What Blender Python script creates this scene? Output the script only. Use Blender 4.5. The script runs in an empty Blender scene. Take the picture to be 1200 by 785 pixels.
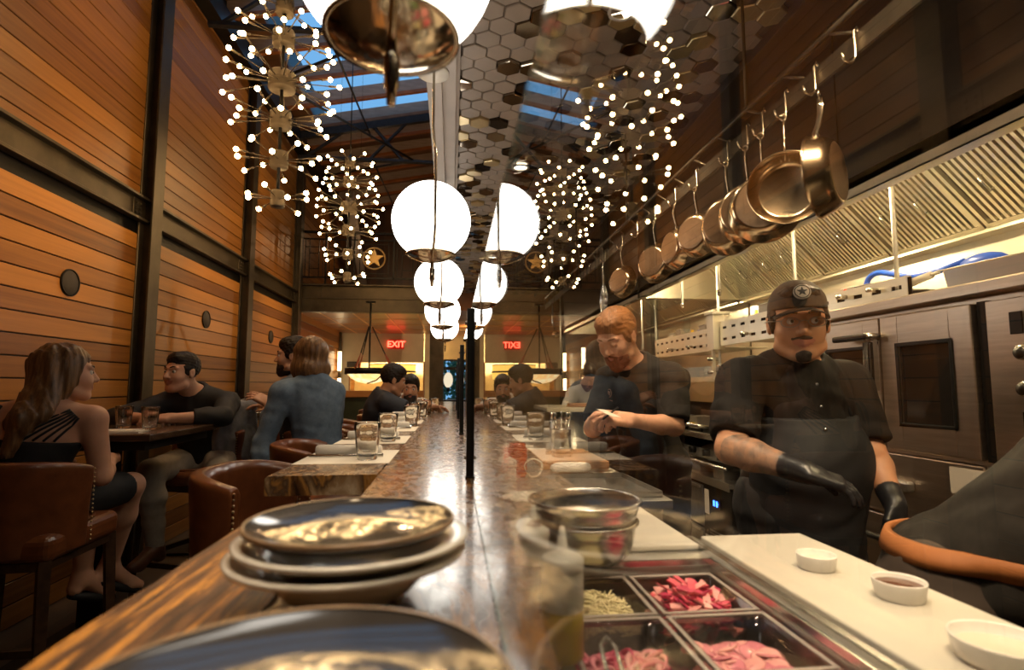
import bpy, bmesh, math, random
import numpy as np
from mathutils import Vector, Matrix, Euler
rnd = random.Random(7)
PI = math.pi
S = bpy.context.scene
COL = S.collection
def R(d): return d*PI/180

# ------------------------------------------------------------ materials
MATS = {}
def newmat(name):
    m = bpy.data.materials.new(name); m.use_nodes = True
    nt = m.node_tree
    return m, nt, nt.nodes['Principled BSDF']
def node(nt, kind, **kw):
    n = nt.nodes.new(kind)
    for k, v in kw.items():
        if k in n.inputs: n.inputs[k].default_value = v
        else: setattr(n, k, v)
    return n
def coords(nt, scale=(1,1,1), rot=(0,0,0), space='Object'):
    tc = nt.nodes.new('ShaderNodeTexCoord')
    mp = nt.nodes.new('ShaderNodeMapping')
    mp.inputs['Scale'].default_value = scale; mp.inputs['Rotation'].default_value = rot
    nt.links.new(tc.outputs[space], mp.inputs['Vector'])
    return mp
def ramp(nt, fac, stops):
    r = nt.nodes.new('ShaderNodeValToRGB')
    e = r.color_ramp.elements
    while len(e) < len(stops): e.new(.5)
    for el, (p, c) in zip(e, stops):
        el.position = p; el.color = (*c, 1)
    nt.links.new(fac, r.inputs['Fac'])
    return r
def bump(nt, b, fac, strength=.2, dist=.002):
    n = nt.nodes.new('ShaderNodeBump'); n.inputs['Strength'].default_value = strength
    n.inputs['Distance'].default_value = dist
    nt.links.new(fac, n.inputs['Height']); nt.links.new(n.outputs['Normal'], b.inputs['Normal'])
def mat(name, col, rough=.5, metal=0, noise=0, nscale=20, stretch=(1,1,1), col2=None, bmp=0, bdist=.002, coat=0, spec=.5, emit=None, estr=0, trans=0, ior=1.45, alpha=1, sheen=0, rvar=0):
    if name in MATS: return MATS[name]
    m, nt, b = newmat(name)
    b.inputs['Base Color'].default_value = (*col, 1)
    b.inputs['Roughness'].default_value = rough; b.inputs['Metallic'].default_value = metal
    b.inputs['Specular IOR Level'].default_value = spec; b.inputs['IOR'].default_value = ior
    if coat: b.inputs['Coat Weight'].default_value = coat; b.inputs['Coat Roughness'].default_value = .06
    if trans: b.inputs['Transmission Weight'].default_value = trans
    if sheen: b.inputs['Sheen Weight'].default_value = sheen
    if alpha < 1: b.inputs['Alpha'].default_value = alpha
    if emit: b.inputs['Emission Color'].default_value = (*emit, 1); b.inputs['Emission Strength'].default_value = estr
    if noise or col2 or bmp or rvar:
        mp = coords(nt, stretch)
        nz = node(nt, 'ShaderNodeTexNoise'); nz.inputs['Scale'].default_value = nscale
        nz.inputs['Detail'].default_value = 6; nz.inputs['Roughness'].default_value = .6
        nt.links.new(mp.outputs[0], nz.inputs['Vector'])
        if noise or col2:
            c2 = col2 if col2 else tuple(min(1, c*(1+noise)) for c in col)
            c1 = col if col2 else tuple(c*(1-noise) for c in col)
            r = ramp(nt, nz.outputs['Fac'], [(.3, c1), (.7, c2)])
            nt.links.new(r.outputs['Color'], b.inputs['Base Color'])
        if rvar:
            mr = node(nt, 'ShaderNodeMapRange'); mr.inputs['To Min'].default_value = max(0, rough-rvar); mr.inputs['To Max'].default_value = min(1, rough+rvar)
            nt.links.new(nz.outputs['Fac'], mr.inputs['Value']); nt.links.new(mr.outputs[0], b.inputs['Roughness'])
        if bmp: bump(nt, b, nz.outputs['Fac'], bmp, bdist)
    MATS[name] = m
    return m
def emat(name, col, s):
    if name in MATS: return MATS[name]
    m = bpy.data.materials.new(name); m.use_nodes = True; nt = m.node_tree; nt.nodes.clear()
    e = node(nt, 'ShaderNodeEmission'); e.inputs['Color'].default_value = (*col, 1); e.inputs['Strength'].default_value = s
    o = nt.nodes.new('ShaderNodeOutputMaterial'); nt.links.new(e.outputs[0], o.inputs[0])
    MATS[name] = m; return m

def wood_planks(name, axis, pitch, c_lo, c_hi, rough=.4, grain=(2, 2, 40), strong=.5):
    """wood whose tone changes from board to board; axis = which object axis counts the boards"""
    m, nt, b = newmat(name)
    tc = nt.nodes.new('ShaderNodeTexCoord'); sp = nt.nodes.new('ShaderNodeSeparateXYZ')
    nt.links.new(tc.outputs['Object'], sp.inputs[0])
    d = node(nt, 'ShaderNodeMath', operation='DIVIDE'); nt.links.new(sp.outputs[axis], d.inputs[0]); d.inputs[1].default_value = pitch
    fl = node(nt, 'ShaderNodeMath', operation='FLOOR'); nt.links.new(d.outputs[0], fl.inputs[0])
    wn = node(nt, 'ShaderNodeTexWhiteNoise', noise_dimensions='1D'); nt.links.new(fl.outputs[0], wn.inputs['W'])
    mp = nt.nodes.new('ShaderNodeMapping'); mp.inputs['Scale'].default_value = grain
    nt.links.new(tc.outputs['Object'], mp.inputs['Vector'])
    va = node(nt, 'ShaderNodeVectorMath', operation='ADD'); nt.links.new(mp.outputs[0], va.inputs[0]); nt.links.new(wn.outputs['Color'], va.inputs[1])
    nz = node(nt, 'ShaderNodeTexNoise'); nz.inputs['Scale'].default_value = 1.6; nz.inputs['Detail'].default_value = 8; nz.inputs['Roughness'].default_value = .65
    nt.links.new(va.outputs[0], nz.inputs['Vector'])
    mx = node(nt, 'ShaderNodeMath', operation='MULTIPLY_ADD'); nt.links.new(wn.outputs['Value'], mx.inputs[0]); mx.inputs[1].default_value = strong
    m2 = node(nt, 'ShaderNodeMath', operation='MULTIPLY'); nt.links.new(nz.outputs['Fac'], m2.inputs[0]); m2.inputs[1].default_value = 1-strong*.5
    nt.links.new(m2.outputs[0], mx.inputs[2])
    r = ramp(nt, mx.outputs[0], [(.2, c_lo), (.95, c_hi)])
    nt.links.new(r.outputs['Color'], b.inputs['Base Color']); b.inputs['Roughness'].default_value = rough
    bump(nt, b, nz.outputs['Fac'], .15, .002)
    MATS[name] = m; return m

# ------------------------------------------------------------ mesh collecting
class MB:
    def __init__(s): s.v = []; s.f = []; s.m = []; s.sm = []
    def add(s, vs, fs, mi=0, smooth=False):
        o = len(s.v); s.v.extend([tuple(v) for v in vs])
        for f in fs: s.f.append(tuple(i+o for i in f)); s.m.append(mi); s.sm.append(smooth)
        return s
    def box(s, c, d, rot=None, mi=0, taper=1.0):
        x, y, z = d[0]/2, d[1]/2, d[2]/2; t = taper
        vs = [Vector(p) for p in ((-x*t,-y*t,-z),(x*t,-y*t,-z),(x*t,y*t,-z),(-x*t,y*t,-z),(-x,-y,z),(x,-y,z),(x,y,z),(-x,y,z))]
        if rot is not None:
            M = rot if isinstance(rot, Matrix) else Euler(rot).to_matrix()
            vs = [M @ v for v in vs]
        vs = [v+Vector(c) for v in vs]
        return s.add(vs, [(0,3,2,1),(4,5,6,7),(0,1,5,4),(1,2,6,5),(2,3,7,6),(3,0,4,7)], mi)
    def bx(s, x0, x1, y0, y1, z0, z1, mi=0):
        return s.box(((x0+x1)/2,(y0+y1)/2,(z0+z1)/2), (abs(x1-x0),abs(y1-y0),abs(z1-z0)), None, mi)
    def tube(s, pts, r, seg=8, mi=0, smooth=True, closed=False, flat=None):
        pts = [Vector(p) for p in pts]; n = len(pts)
        rs = r if isinstance(r, (list, tuple)) else [r]*n
        up = None; rings = []
        for i, p in enumerate(pts):
            if closed: t = pts[(i+1) % n]-pts[i-1]
            else: t = pts[min(i+1, n-1)]-pts[max(i-1, 0)]
            if t.length < 1e-9: t = Vector((0,0,1))
            t.normalize()
            if up is None:
                up = Vector((0,0,1)) if abs(t.z) < .9 else Vector((1,0,0))
            a = up - t*up.dot(t)
            if a.length < 1e-6: a = t.orthogonal()
            a.normalize(); b = t.cross(a); up = a
            fl = flat or 1
            rings.append([p + a*math.cos(2*PI*k/seg)*rs[i] + b*math.sin(2*PI*k/seg)*rs[i]*fl for k in range(seg)])
        vs = [v for ring in rings for v in ring]; fs = []
        for i in range(n if closed else n-1):
            for k in range(seg):
                a0 = i*seg+k; a1 = i*seg+(k+1) % seg; j = (i+1) % n
                fs.append((a0, a1, j*seg+(k+1) % seg, j*seg+k))
        if not closed:
            fs.append(tuple(reversed(range(seg)))); fs.append(tuple((n-1)*seg+k for k in range(seg)))
        return s.add(vs, fs, mi, smooth)
    def cyl(s, p0, p1, r0, r1=None, seg=20, mi=0, smooth=True):
        return s.tube([p0, p1], [r0, r0 if r1 is None else r1], seg, mi, smooth)
    def lathe(s, prof, c=(0,0,0), seg=32, mi=0, M=None, smooth=True, wob=None, a0=0, a1=2*PI):
        full = abs(a1-a0-2*PI) < 1e-6
        n = len(prof); vs = []; k2 = seg if full else seg+1
        for k in range(k2):
            a = a0+(a1-a0)*k/seg
            for j, (r, z) in enumerate(prof):
                rr = r*(wob(a, j) if wob else 1)
                v = Vector((rr*math.cos(a), rr*math.sin(a), z))
                if M is not None: v = M @ v
                vs.append(v+Vector(c))
        fs = []
        for k in range(seg):
            for j in range(n-1):
                a = k*n+j; b = ((k+1) % k2)*n+j
                q = []
                if prof[j][0] > 1e-7 or True: q = [a, b, b+1, a+1]
                fs.append(tuple(q))
        return s.add(vs, fs, mi, smooth)
    def ell(s, c, r, M=None, seg=20, rings=12, mi=0):
        prof = [(math.sin(PI*i/rings), -math.cos(PI*i/rings)) for i in range(rings+1)]
        vs = []; n = rings+1
        for k in range(seg):
            a = 2*PI*k/seg
            for (rr, z) in prof:
                v = Vector((rr*math.cos(a)*r[0], rr*math.sin(a)*r[1], z*r[2]))
                if M is not None: v = M @ v
                vs.append(v+Vector(c))
        fs = [(k*n+j, ((k+1) % seg)*n+j, ((k+1) % seg)*n+j+1, k*n+j+1) for k in range(seg) for j in range(n-1)]
        return s.add(vs, fs, mi, True)
    def prism(s, poly, h, M=None, mi=0, off=0):
        """poly in xy, extruded off..off+h in z, then transformed by 4x4 M"""
        n = len(poly)
        vs = [Vector((x, y, off)) for x, y in poly]+[Vector((x, y, off+h)) for x, y in poly]
        if M is not None: vs = [M @ v for v in vs]
        fs = [tuple(reversed(range(n))), tuple(range(n, 2*n))]+[(i, (i+1) % n, n+(i+1) % n, n+i) for i in range(n)]
        return s.add(vs, fs, mi)
    def sheet(s, fn, nu, nv, thick=0, mi=0, smooth=True):
        P = [[Vector(fn(i/nu, j/nv)) for j in range(nv+1)] for i in range(nu+1)]
        vs = [p for row in P for p in row]; W = nv+1
        fs = [(i*W+j, (i+1)*W+j, (i+1)*W+j+1, i*W+j+1) for i in range(nu) for j in range(nv)]
        return s.add(vs, fs, mi, smooth)
    def build(s, name, mats, parent=None, bevel=0, bseg=2, sub=0, solid=0, auto=False, rec=True):
        me = bpy.data.meshes.new(name)
        me.from_pydata(s.v, [], s.f)
        if not isinstance(mats, (list, tuple)): mats = [mats]
        for m_ in mats: me.materials.append(m_)
        me.polygons.foreach_set('material_index', s.m)
        me.polygons.foreach_set('use_smooth', s.sm)
        bm = bmesh.new(); bm.from_mesh(me)
        bmesh.ops.remove_doubles(bm, verts=bm.verts, dist=1e-6)
        if rec: bmesh.ops.recalc_face_normals(bm, faces=bm.faces)
        bm.to_mesh(me); bm.free(); me.update()
        o = bpy.data.objects.new(name, me); COL.objects.link(o)
        if parent is not None: o.parent = parent
        if solid:
            md = o.modifiers.new('s', 'SOLIDIFY'); md.thickness = solid; md.offset = 0
        if bevel:
            md = o.modifiers.new('b', 'BEVEL'); md.width = bevel; md.segments = bseg; md.limit_method = 'ANGLE'; md.angle_limit = R(35)
            md.harden_normals = False
        if sub:
            md = o.modifiers.new('ss', 'SUBSURF'); md.levels = sub; md.render_levels = sub
            for p in me.polygons: p.use_smooth = True
        return o

def tag(o, label=None, cat=None, group=None, kind=None):
    if label: o['label'] = label
    if cat: o['category'] = cat
    if group: o['group'] = group
    if kind: o['kind'] = kind
    return o
def thing(name, label, cat, loc=(0,0,0), rz=0, group=None):
    o = bpy.data.objects.new(name, None); COL.objects.link(o); o.empty_display_size = .05
    o.location = loc; o.rotation_euler = (0, 0, rz)
    return tag(o, label, cat, group)
def struct(name, mb, m, **kw):
    o = mb.build(name, m, None, **kw); o['kind'] = 'structure'; return o
KIDS = {}
def kids(o):
    return [c for c in bpy.data.objects if c.parent == o]
def dup(o, loc, rz=None, label=None, scale=None, parent=None):
    c = o.copy(); COL.objects.link(c)
    if parent is not None: c.parent = parent
    else:
        c.location = loc
        if rz is not None: c.rotation_euler = (0, 0, rz)
        if label: c['label'] = label
        if scale: c.scale = (scale,)*3 if isinstance(scale, (int, float)) else scale
    for ch in kids(o): dup(ch, None, parent=c)
    return c
def lamp(kind, name, loc, energy, col, size=.1, rot=None, spot=None, blend=.5, size_y=None, target=None):
    L = bpy.data.lights.new(name, kind); L.energy = energy; L.color = col
    if kind == 'AREA':
        L.size = size
        if size_y: L.shape = 'RECTANGLE'; L.size_y = size_y
    else: L.shadow_soft_size = size
    if spot: L.spot_size = R(spot); L.spot_blend = blend
    o = bpy.data.objects.new(name, L); COL.objects.link(o); o.location = loc
    if target is not None:
        o.rotation_euler = (Vector(target)-Vector(loc)).to_track_quat('-Z', 'Y').to_euler()
    elif rot: o.rotation_euler = rot
    return o

# ------------------------------------------------------------ implicit bodies (surface nets)
def V(*a): return np.array(a, float)
def nrm(a): a = np.asarray(a, float); return a/np.linalg.norm(a)
def frame(fwd, up=(0,0,1)):
    """columns: right, forward, up"""
    f = nrm(fwd); u = np.asarray(up, float); r = nrm(np.cross(f, u)); u = np.cross(r, f)
    return np.stack([r, f, u], 1)
class RC:                                   # rounded cone
    def __init__(s, a, b, ra, rb, k=.02, mat=0, cut=None, sub=False, fl=1): s.a=V(*a); s.b=V(*b); s.ra=ra; s.rb=rb; s.k=k; s.mat=mat; s.cut=cut; s.sub=sub
    def box(s):
        r = max(s.ra, s.rb); return np.minimum(s.a, s.b)-r, np.maximum(s.a, s.b)+r
    def d(s, P):
        ab = s.b-s.a; t = np.clip(((P-s.a)@ab)/max(ab@ab, 1e-12), 0, 1)
        dd = np.linalg.norm(P-s.a-t[..., None]*ab, axis=-1)-(s.ra+(s.rb-s.ra)*t)
        if s.cut:                            # flat end beyond b
            n = ab/np.linalg.norm(ab); dd = np.maximum(dd, (P-s.b)@n-s.cut*0)
        return dd
class EL:
    def __init__(s, c, r, M=None, k=.02, mat=0, sub=False): s.c=V(*c); s.r=V(*r); s.M=np.eye(3) if M is None else M; s.k=k; s.mat=mat; s.sub=sub
    def box(s):
        e = np.abs(s.M)@s.r; return s.c-e, s.c+e
    def d(s, P):
        q = (P-s.c)@s.M; k0 = np.linalg.norm(q/s.r, axis=-1); k1 = np.linalg.norm(q/(s.r**2), axis=-1)+1e-9
        return k0*(k0-1)/k1
class BX:
    def __init__(s, c, r, M=None, k=.02, mat=0, rd=.01, sub=False): s.c=V(*c); s.r=V(*r); s.M=np.eye(3) if M is None else M; s.k=k; s.mat=mat; s.rd=rd; s.sub=sub
    def box(s):
        e = np.abs(s.M)@s.r; return s.c-e, s.c+e
    def d(s, P):
        q = np.abs((P-s.c)@s.M)-(s.r-s.rd)
        return np.linalg.norm(np.maximum(q, 0), axis=-1)+np.minimum(q.max(-1), 0)-s.rd
class HP:                                   # cuts away the side n points to
    def __init__(s, p, n, k=.003): s.p=V(*p); s.n=nrm(n); s.k=k
def axis_grid(lo, hi, base, fine=None):
    xs = [lo]
    while xs[-1] < hi:
        st = base
        if fine:
            for (a, b, h) in fine:
                if a <= xs[-1] <= b: st = min(st, h)
        xs.append(xs[-1]+st)
    return np.array(xs)
def wrinkle(P, amp, fr, seed=0):
    r = np.random.RandomState(seed); w = np.zeros(P.shape[:-1])
    for i in range(4):
        a = r.randn(3)*np.asarray(fr)*(1+.7*i); b = r.randn(3)*np.asarray(fr)*.6
        w += np.sin(P@a+2.2*np.sin(P@b+r.rand()*6)+r.rand()*6)/(1+i)
    return amp*w
def implicit(name, prims, mats, parent, h=.006, fine=None, wr=None, cuts=(), smooth=1, inter=None):
    """prims are blended in order, subtractive ones carved; fine = (centre, half, step) refines the grid there"""
    pos = [p for p in prims]
    lo = np.min([p.box()[0] for p in pos if not p.sub], 0)-.03; hi = np.max([p.box()[1] for p in pos if not p.sub], 0)+.03
    ax = []
    for i in range(3):
        fs = [(c[i]-hf[i], c[i]+hf[i], st) for (c, hf, st) in fine] if fine else None
        ax.append(axis_grid(lo[i], hi[i], h, fs))
    nx, ny, nz = map(len, ax)
    F = np.full((nx, ny, nz), .2, np.float32); best = np.full((nx, ny, nz), 9., np.float32); lab = np.zeros((nx, ny, nz), np.int8)
    for p in pos:
        b0, b1 = p.box(); mg = max(.035, p.k*1.5)
        i0 = [max(0, np.searchsorted(ax[i], b0[i]-mg)-1) for i in range(3)]; i1 = [min(len(ax[i]), np.searchsorted(ax[i], b1[i]+mg)+1) for i in range(3)]
        if any(i0[i] >= i1[i] for i in range(3)): continue
        sl = tuple(slice(i0[i], i1[i]) for i in range(3))
        G = np.stack(np.meshgrid(*[ax[i][sl[i]] for i in range(3)], indexing='ij'), -1)
        d = p.d(G).astype(np.float32); f = F[sl]; k = p.k
        if p.sub:
            hh = np.clip(.5-.5*(f+d)/k, 0, 1); F[sl] = f*(1-hh)+(-d)*hh+k*hh*(1-hh)
        else:
            hh = np.clip(.5+.5*(f-d)/k, 0, 1); F[sl] = f*(1-hh)+d*hh-k*hh*(1-hh)
            bb = best[sl]; m_ = d < bb; bb[m_] = d[m_]; ll = lab[sl]; ll[m_] = p.mat
    if wr or cuts:
        G = np.stack(np.meshgrid(*ax, indexing='ij'), -1).astype(np.float32)
        if wr: F += wrinkle(G, *wr).astype(np.float32)
        for c in cuts:
            d = ((G-c.p)@c.n).astype(np.float32); F = np.maximum(F, d)
    F[0]=F[-1]=.1; F[:,0]=F[:,-1]=.1; F[:,:,0]=F[:,:,-1]=.1
    s = F < 0
    c8 = [s[i:nx-1+i, j:ny-1+j, k:nz-1+k] for i in (0,1) for j in (0,1) for k in (0,1)]
    act = np.logical_or.reduce(c8) & ~np.logical_and.reduce(c8)
    idx = -np.ones(act.shape, np.int64); ii, jj, kk = np.nonzero(act); n = len(ii); idx[ii, jj, kk] = np.arange(n)
    acc = np.zeros((n, 3)); cnt = np.zeros(n)
    corners = [(i, j, k) for i in (0,1) for j in (0,1) for k in (0,1)]
    for a in corners:
        for dim in range(3):
            if a[dim] == 1: continue
            b = list(a); b[dim] = 1
            fa = F[ii+a[0], jj+a[1], kk+a[2]]; fb = F[ii+b[0], jj+b[1], kk+b[2]]
            m_ = (fa < 0) != (fb < 0); t = np.where(m_, fa/np.where(m_, fa-fb, 1), 0)
            pa = np.stack([ax[0][ii+a[0]], ax[1][jj+a[1]], ax[2][kk+a[2]]], -1); pb = np.stack([ax[0][ii+b[0]], ax[1][jj+b[1]], ax[2][kk+b[2]]], -1)
            acc += np.where(m_[:, None], pa+(pb-pa)*t[:, None], 0); cnt += m_
    vert = acc/cnt[:, None]
    quads = []
    for dim in range(3):
        o1, o2 = [(1, 2), (2, 0), (0, 1)][dim]
        sa = [slice(1, -1)]*3; sa[dim] = slice(0, -1); sb = [slice(1, -1)]*3; sb[dim] = slice(1, None)
        A = s[tuple(sa)]; B = s[tuple(sb)]; m_ = A != B
        q = np.stack(np.nonzero(m_), -1); off = np.array([1, 1, 1]); off[dim] = 0; q = q+off
        flip = A[m_]
        def cell(d1, d2):
            c = q.copy(); c[:, o1] -= d1; c[:, o2] -= d2; return idx[c[:, 0], c[:, 1], c[:, 2]]
        Q = np.stack([cell(1, 1), cell(0, 1), cell(0, 0), cell(1, 0)], -1)
        Q[~flip] = Q[~flip][:, ::-1]; quads.append(Q)
    quads = np.concatenate(quads)
    for _ in range(smooth):                 # light relaxing
        sm = np.zeros_like(vert); ct = np.zeros(n)
        for a, b in ((0,1),(1,2),(2,3),(3,0)):
            np.add.at(sm, quads[:, a], vert[quads[:, b]]); np.add.at(ct, quads[:, a], 1)
            np.add.at(sm, quads[:, b], vert[quads[:, a]]); np.add.at(ct, quads[:, b], 1)
        vert = vert*.5+.5*sm/np.maximum(ct, 1)[:, None]
    L = lab[ii, jj, kk]
    me = bpy.data.meshes.new(name)
    me.vertices.add(n); me.vertices.foreach_set('co', vert.ravel())
    nq = len(quads); me.loops.add(nq*4); me.loops.foreach_set('vertex_index', quads.ravel().astype(np.int32))
    me.polygons.add(nq); me.polygons.foreach_set('loop_start', np.arange(nq, dtype=np.int32)*4)
    if not isinstance(mats, (list, tuple)): mats = [mats]
    for m_ in mats: me.materials.append(m_)
    me.polygons.foreach_set('material_index', L[quads[:, 0]].astype(np.int32)); me.polygons.foreach_set('use_smooth', np.ones(nq, bool))
    me.update(calc_edges=True); me.validate()
    o = bpy.data.objects.new(name, me); COL.objects.link(o)
    if parent is not None: o.parent = parent
    return o
# ============================================================ materials of the place
M_wall = wood_planks('cedar_wall', 2, .122, (.10, .030, .005), (.44, .185, .034), .38, (1.2, .55, 22), .55)
M_ceilwood = mat('ceiling_wood', (.33, .14, .045), .38, noise=.35, nscale=3, stretch=(.6, 8, 8))
M_darkwood = mat('dark_wood', (.045, .022, .011), .35, noise=.4, nscale=6, stretch=(1, 6, 6))
M_black = mat('black_metal', (.012, .011, .010), .4, .6)
M_bronze = mat('bronze_steel', (.085, .068, .045), .42, .75, noise=.35, nscale=5, rvar=.12)
M_steel = mat('stainless', (.62, .60, .56), .24, 1, nscale=4, stretch=(1, 30, 1), rvar=.06)
M_steelb = mat('stainless_brushed', (.55, .53, .49), .36, 1, nscale=6, stretch=(1, 1, 20), rvar=.08)
M_steeld = mat('steel_dull', (.30, .29, .27), .42, .9, noise=.2, nscale=6)
M_white = mat('white_paint', (.72, .69, .62), .5)
M_cream = mat('cream_plaster', (.72, .62, .42), .7, noise=.08, nscale=4)
M_grey = mat('grey_steel_paint', (.42, .37, .33), .5, noise=.06, nscale=8)
M_brass = mat('antique_nickel', (.60, .50, .36), .2, 1, noise=.2, nscale=6, rvar=.08)
M_leather = mat('brown_leather', (.135, .042, .014), .3, noise=.3, nscale=14, bmp=.25, bdist=.003, coat=.15)
M_floor = wood_planks('floor_boards', 0, .18, (.05, .032, .018), (.13, .085, .05), .35, (8, .8, 8), .5)
M_glob = emat('globe_light', (1, .93, .82), 7)
M_bulb = emat('bulb_light', (1, .62, .26), 55)

# ---- floor
mb = MB().bx(-2.4, 2.7, -3.2, 14.2, -.08, 0)
struct('floor', mb, M_floor)

# ---- left wall: horizontal cedar boards over a dark backing, steel columns and mid beam
WX = -2.36
mb = MB().bx(WX-.12, WX-.012, -3.2, 14.2, 0, 6.3, 1)
bh = .122; z = .0
ys = [-3.2, .37, 2.4, 4.43, 6.46, 8.49, 10.5, 14.2]
while z < 5.0:
    if not (2.50 < z+bh/2 < 2.74):
        mb.bx(WX-.02, WX, -3.2, 14.2, z+.004, z+bh-.004)
    z += bh
struct('wall_left', mb, [M_wall, M_black], bevel=.002, bseg=1)
mb = MB()
for (y0, y1) in ((-3.2, .37), (.37, 2.4), (2.4, 4.43), (4.43, 6.46), (6.46, 8.49)):
    mb.bx(WX+.0, WX+.06, y0, y1, 2.695, 2.715); mb.bx(WX, WX+.06, y0, y1, 2.525, 2.545)
    mb.bx(WX, WX+.012, y0, y1, 2.54, 2.70)
    for yy in (y0+.13, y1-.13):
        mb.bx(WX+.01, WX+.02, yy-.05, yy+.05, 2.55, 2.69)
        for q in (-.025, .025):
            for zz in (2.585, 2.62, 2.655): mb.cyl((WX+.02, yy+q, zz), (WX+.035, yy+q, zz), .011, seg=6)
struct('trim_1', mb, M_bronze, bevel=.002, bseg=1)
for n, yc in enumerate((.37, 2.4, 4.43, 6.46, 8.49)):
    mb = MB().bx(WX+.085, WX+.10, yc-.075, yc+.075, 0, 5.2).bx(WX-.005, WX+.01, yc-.075, yc+.075, 0, 5.2).bx(WX, WX+.09, yc-.008, yc+.008, 0, 5.2)
    mb.bx(WX+.09, WX+.10, yc-.075, yc-.06, 0, 5.2)
    struct('trim_%d' % (n+2), mb, M_bronze, bevel=.003, bseg=1)
mb = MB().bx(WX, WX+.04, 11.9, 12.0, 0, 2.42)
struct('trim_7', mb, M_bronze)
# wall-head steel angle
mb = MB().bx(WX-.02, WX+.14, -3.2, 12.6, 4.78, 4.98)
struct('trim_8', mb, M_black)
M_disc = mat('speaker_cloth', (.05, .042, .035), .8, nscale=300, bmp=.4)
for y, lb in ((3.66, 'round dark speaker grille nearest, left of the first steel column'), (5.58, 'round dark speaker grille between the first and second steel columns'), (7.5, 'round dark speaker grille on the wall near the couple in the middle distance')):
    t = thing('wall_speaker', lb, 'speaker', (WX, y, 1.935), group='round speakers on the cedar wall')
    Mx = Matrix.Rotation(PI/2, 3, 'Y')
    MB().lathe([(0, .008), (.074, .008), (.076, .004)], seg=32, M=Mx).build('grille', M_disc, t)
    MB().lathe([(.076, 0), (.084, .0), (.084, .012), (.076, .012), (.076, 0)], seg=32, M=Mx).build('rim', M_black, t)

# ---- roof over the dining hall: boarded slope with skylight bays between deep rafters
def roofz(x): return 4.98+.20*(x-WX)
SK = (-2.1, -.2, 3.2, 8.5)
M_rafter = mat('rafter_wood', (.40, .30, .24), .55, noise=.2, nscale=5, stretch=(1, 8, 8))
M_raft_warmlit = mat('rafter_edge_warm_lit', (.36, .12, .035), .45, noise=.25, nscale=5)  # lower edges coloured orange for the warm light they catch
M_roofwood = wood_planks('roof_boards', 1, .13, (.05, .02, .008), (.20, .085, .03), .5, (.6, 6, 6), .5)
mb = MB()
def slope(x0, x1, y0, y1, dz, th, mi=0):
    vs = []
    for zz in (dz, dz+th):
        for (x, y) in ((x0, y0), (x1, y0), (x1, y1), (x0, y1)): vs.append((x, y, roofz(x)+zz))
    mb.add(vs, [(0,3,2,1),(4,5,6,7),(0,1,5,4),(1,2,6,5),(2,3,7,6),(3,0,4,7)], mi)
slope(WX-.1, 2.6, -3.2, SK[2], .3, .08); slope(WX-.1, 2.6, SK[3], 14.2, .3, .08)
slope(WX-.1, SK[0], SK[2], SK[3], .3, .08); slope(SK[1], 2.6, SK[2], SK[3], .3, .08)
struct('ceiling', mb, M_roofwood)
y = .6
mb = MB()
while y < 12.4:
    slope(WX, 0, y-.02, y+.02, .145, .16, 0); slope(WX, 0, y-.027, y+.027, .10, .045, 1)
    y += .64
struct('ceiling_rafters', mb, [M_rafter, M_raft_warmlit])
mb = MB()
slope(SK[0], SK[1], SK[2], SK[3], .33, .012)
M_skyglass = mat('skylight_glass', (.9, .95, 1), .02, trans=1, ior=1.02)
struct('window_1', mb, M_skyglass)
# steel truss across the hall with rods
M_truss = mat('truss_steel', (.05, .05, .055), .45, .7, noise=.2)
for n, yt in enumerate((5.1, 8.1)):
    mb = MB()
    x0, x1 = WX+.1, -.05
    mb.tube([(x0, yt, 4.62), (x1, yt, 4.62)], .035, 6, smooth=False)
    mb.box(((x0+x1)/2, yt, (roofz(x0)+roofz(x1))/2-.06), (2.36, .07, .11), (0, -math.atan(.2), 0))
    for xa, xb in ((x0+.1, -1.6), (-1.25, -.7), (-.75, -1.2)): mb.tube([(xa, yt, 4.62), (xb, yt, roofz(xb)-.08)], .025, 6, smooth=False)
    mb.tube([(x0, yt-1.6, roofz(x0)-.05), (-.6, yt, 4.64)], .018, 6); mb.tube([(x0, yt+1.6, roofz(x0)-.05), (-.6, yt, 4.64)], .018, 6)
    mb.tube([(-1.2, yt, 4.62), (-1.2, yt+2.9, 4.9)], .012, 6)
    struct('trim_%d' % (n+9), mb, M_truss)

# ---- wall above the kitchen ceiling and steel channel along its edge
mb = MB().bx(-.055, .0, -3.2, 12.6, 2.78, 5.9)
struct('wall_kitchen_upper', mb, M_darkwood)
mb = MB().bx(-.068, -.0, -3.2, 8.35, 2.62, 2.79).bx(.0, .022, -3.2, 8.35, 2.655, 2.70).bx(-.07, -.062, -3.2, 8.35, 2.60, 2.79).bx(.0, .006, -3.2, 8.35, 2.60, 2.70)
mb.bx(-.068, .004, -3.2, 8.35, 2.60, 2.625)
struct('trim_11', mb, M_grey, bevel=.002, bseg=1)

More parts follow.
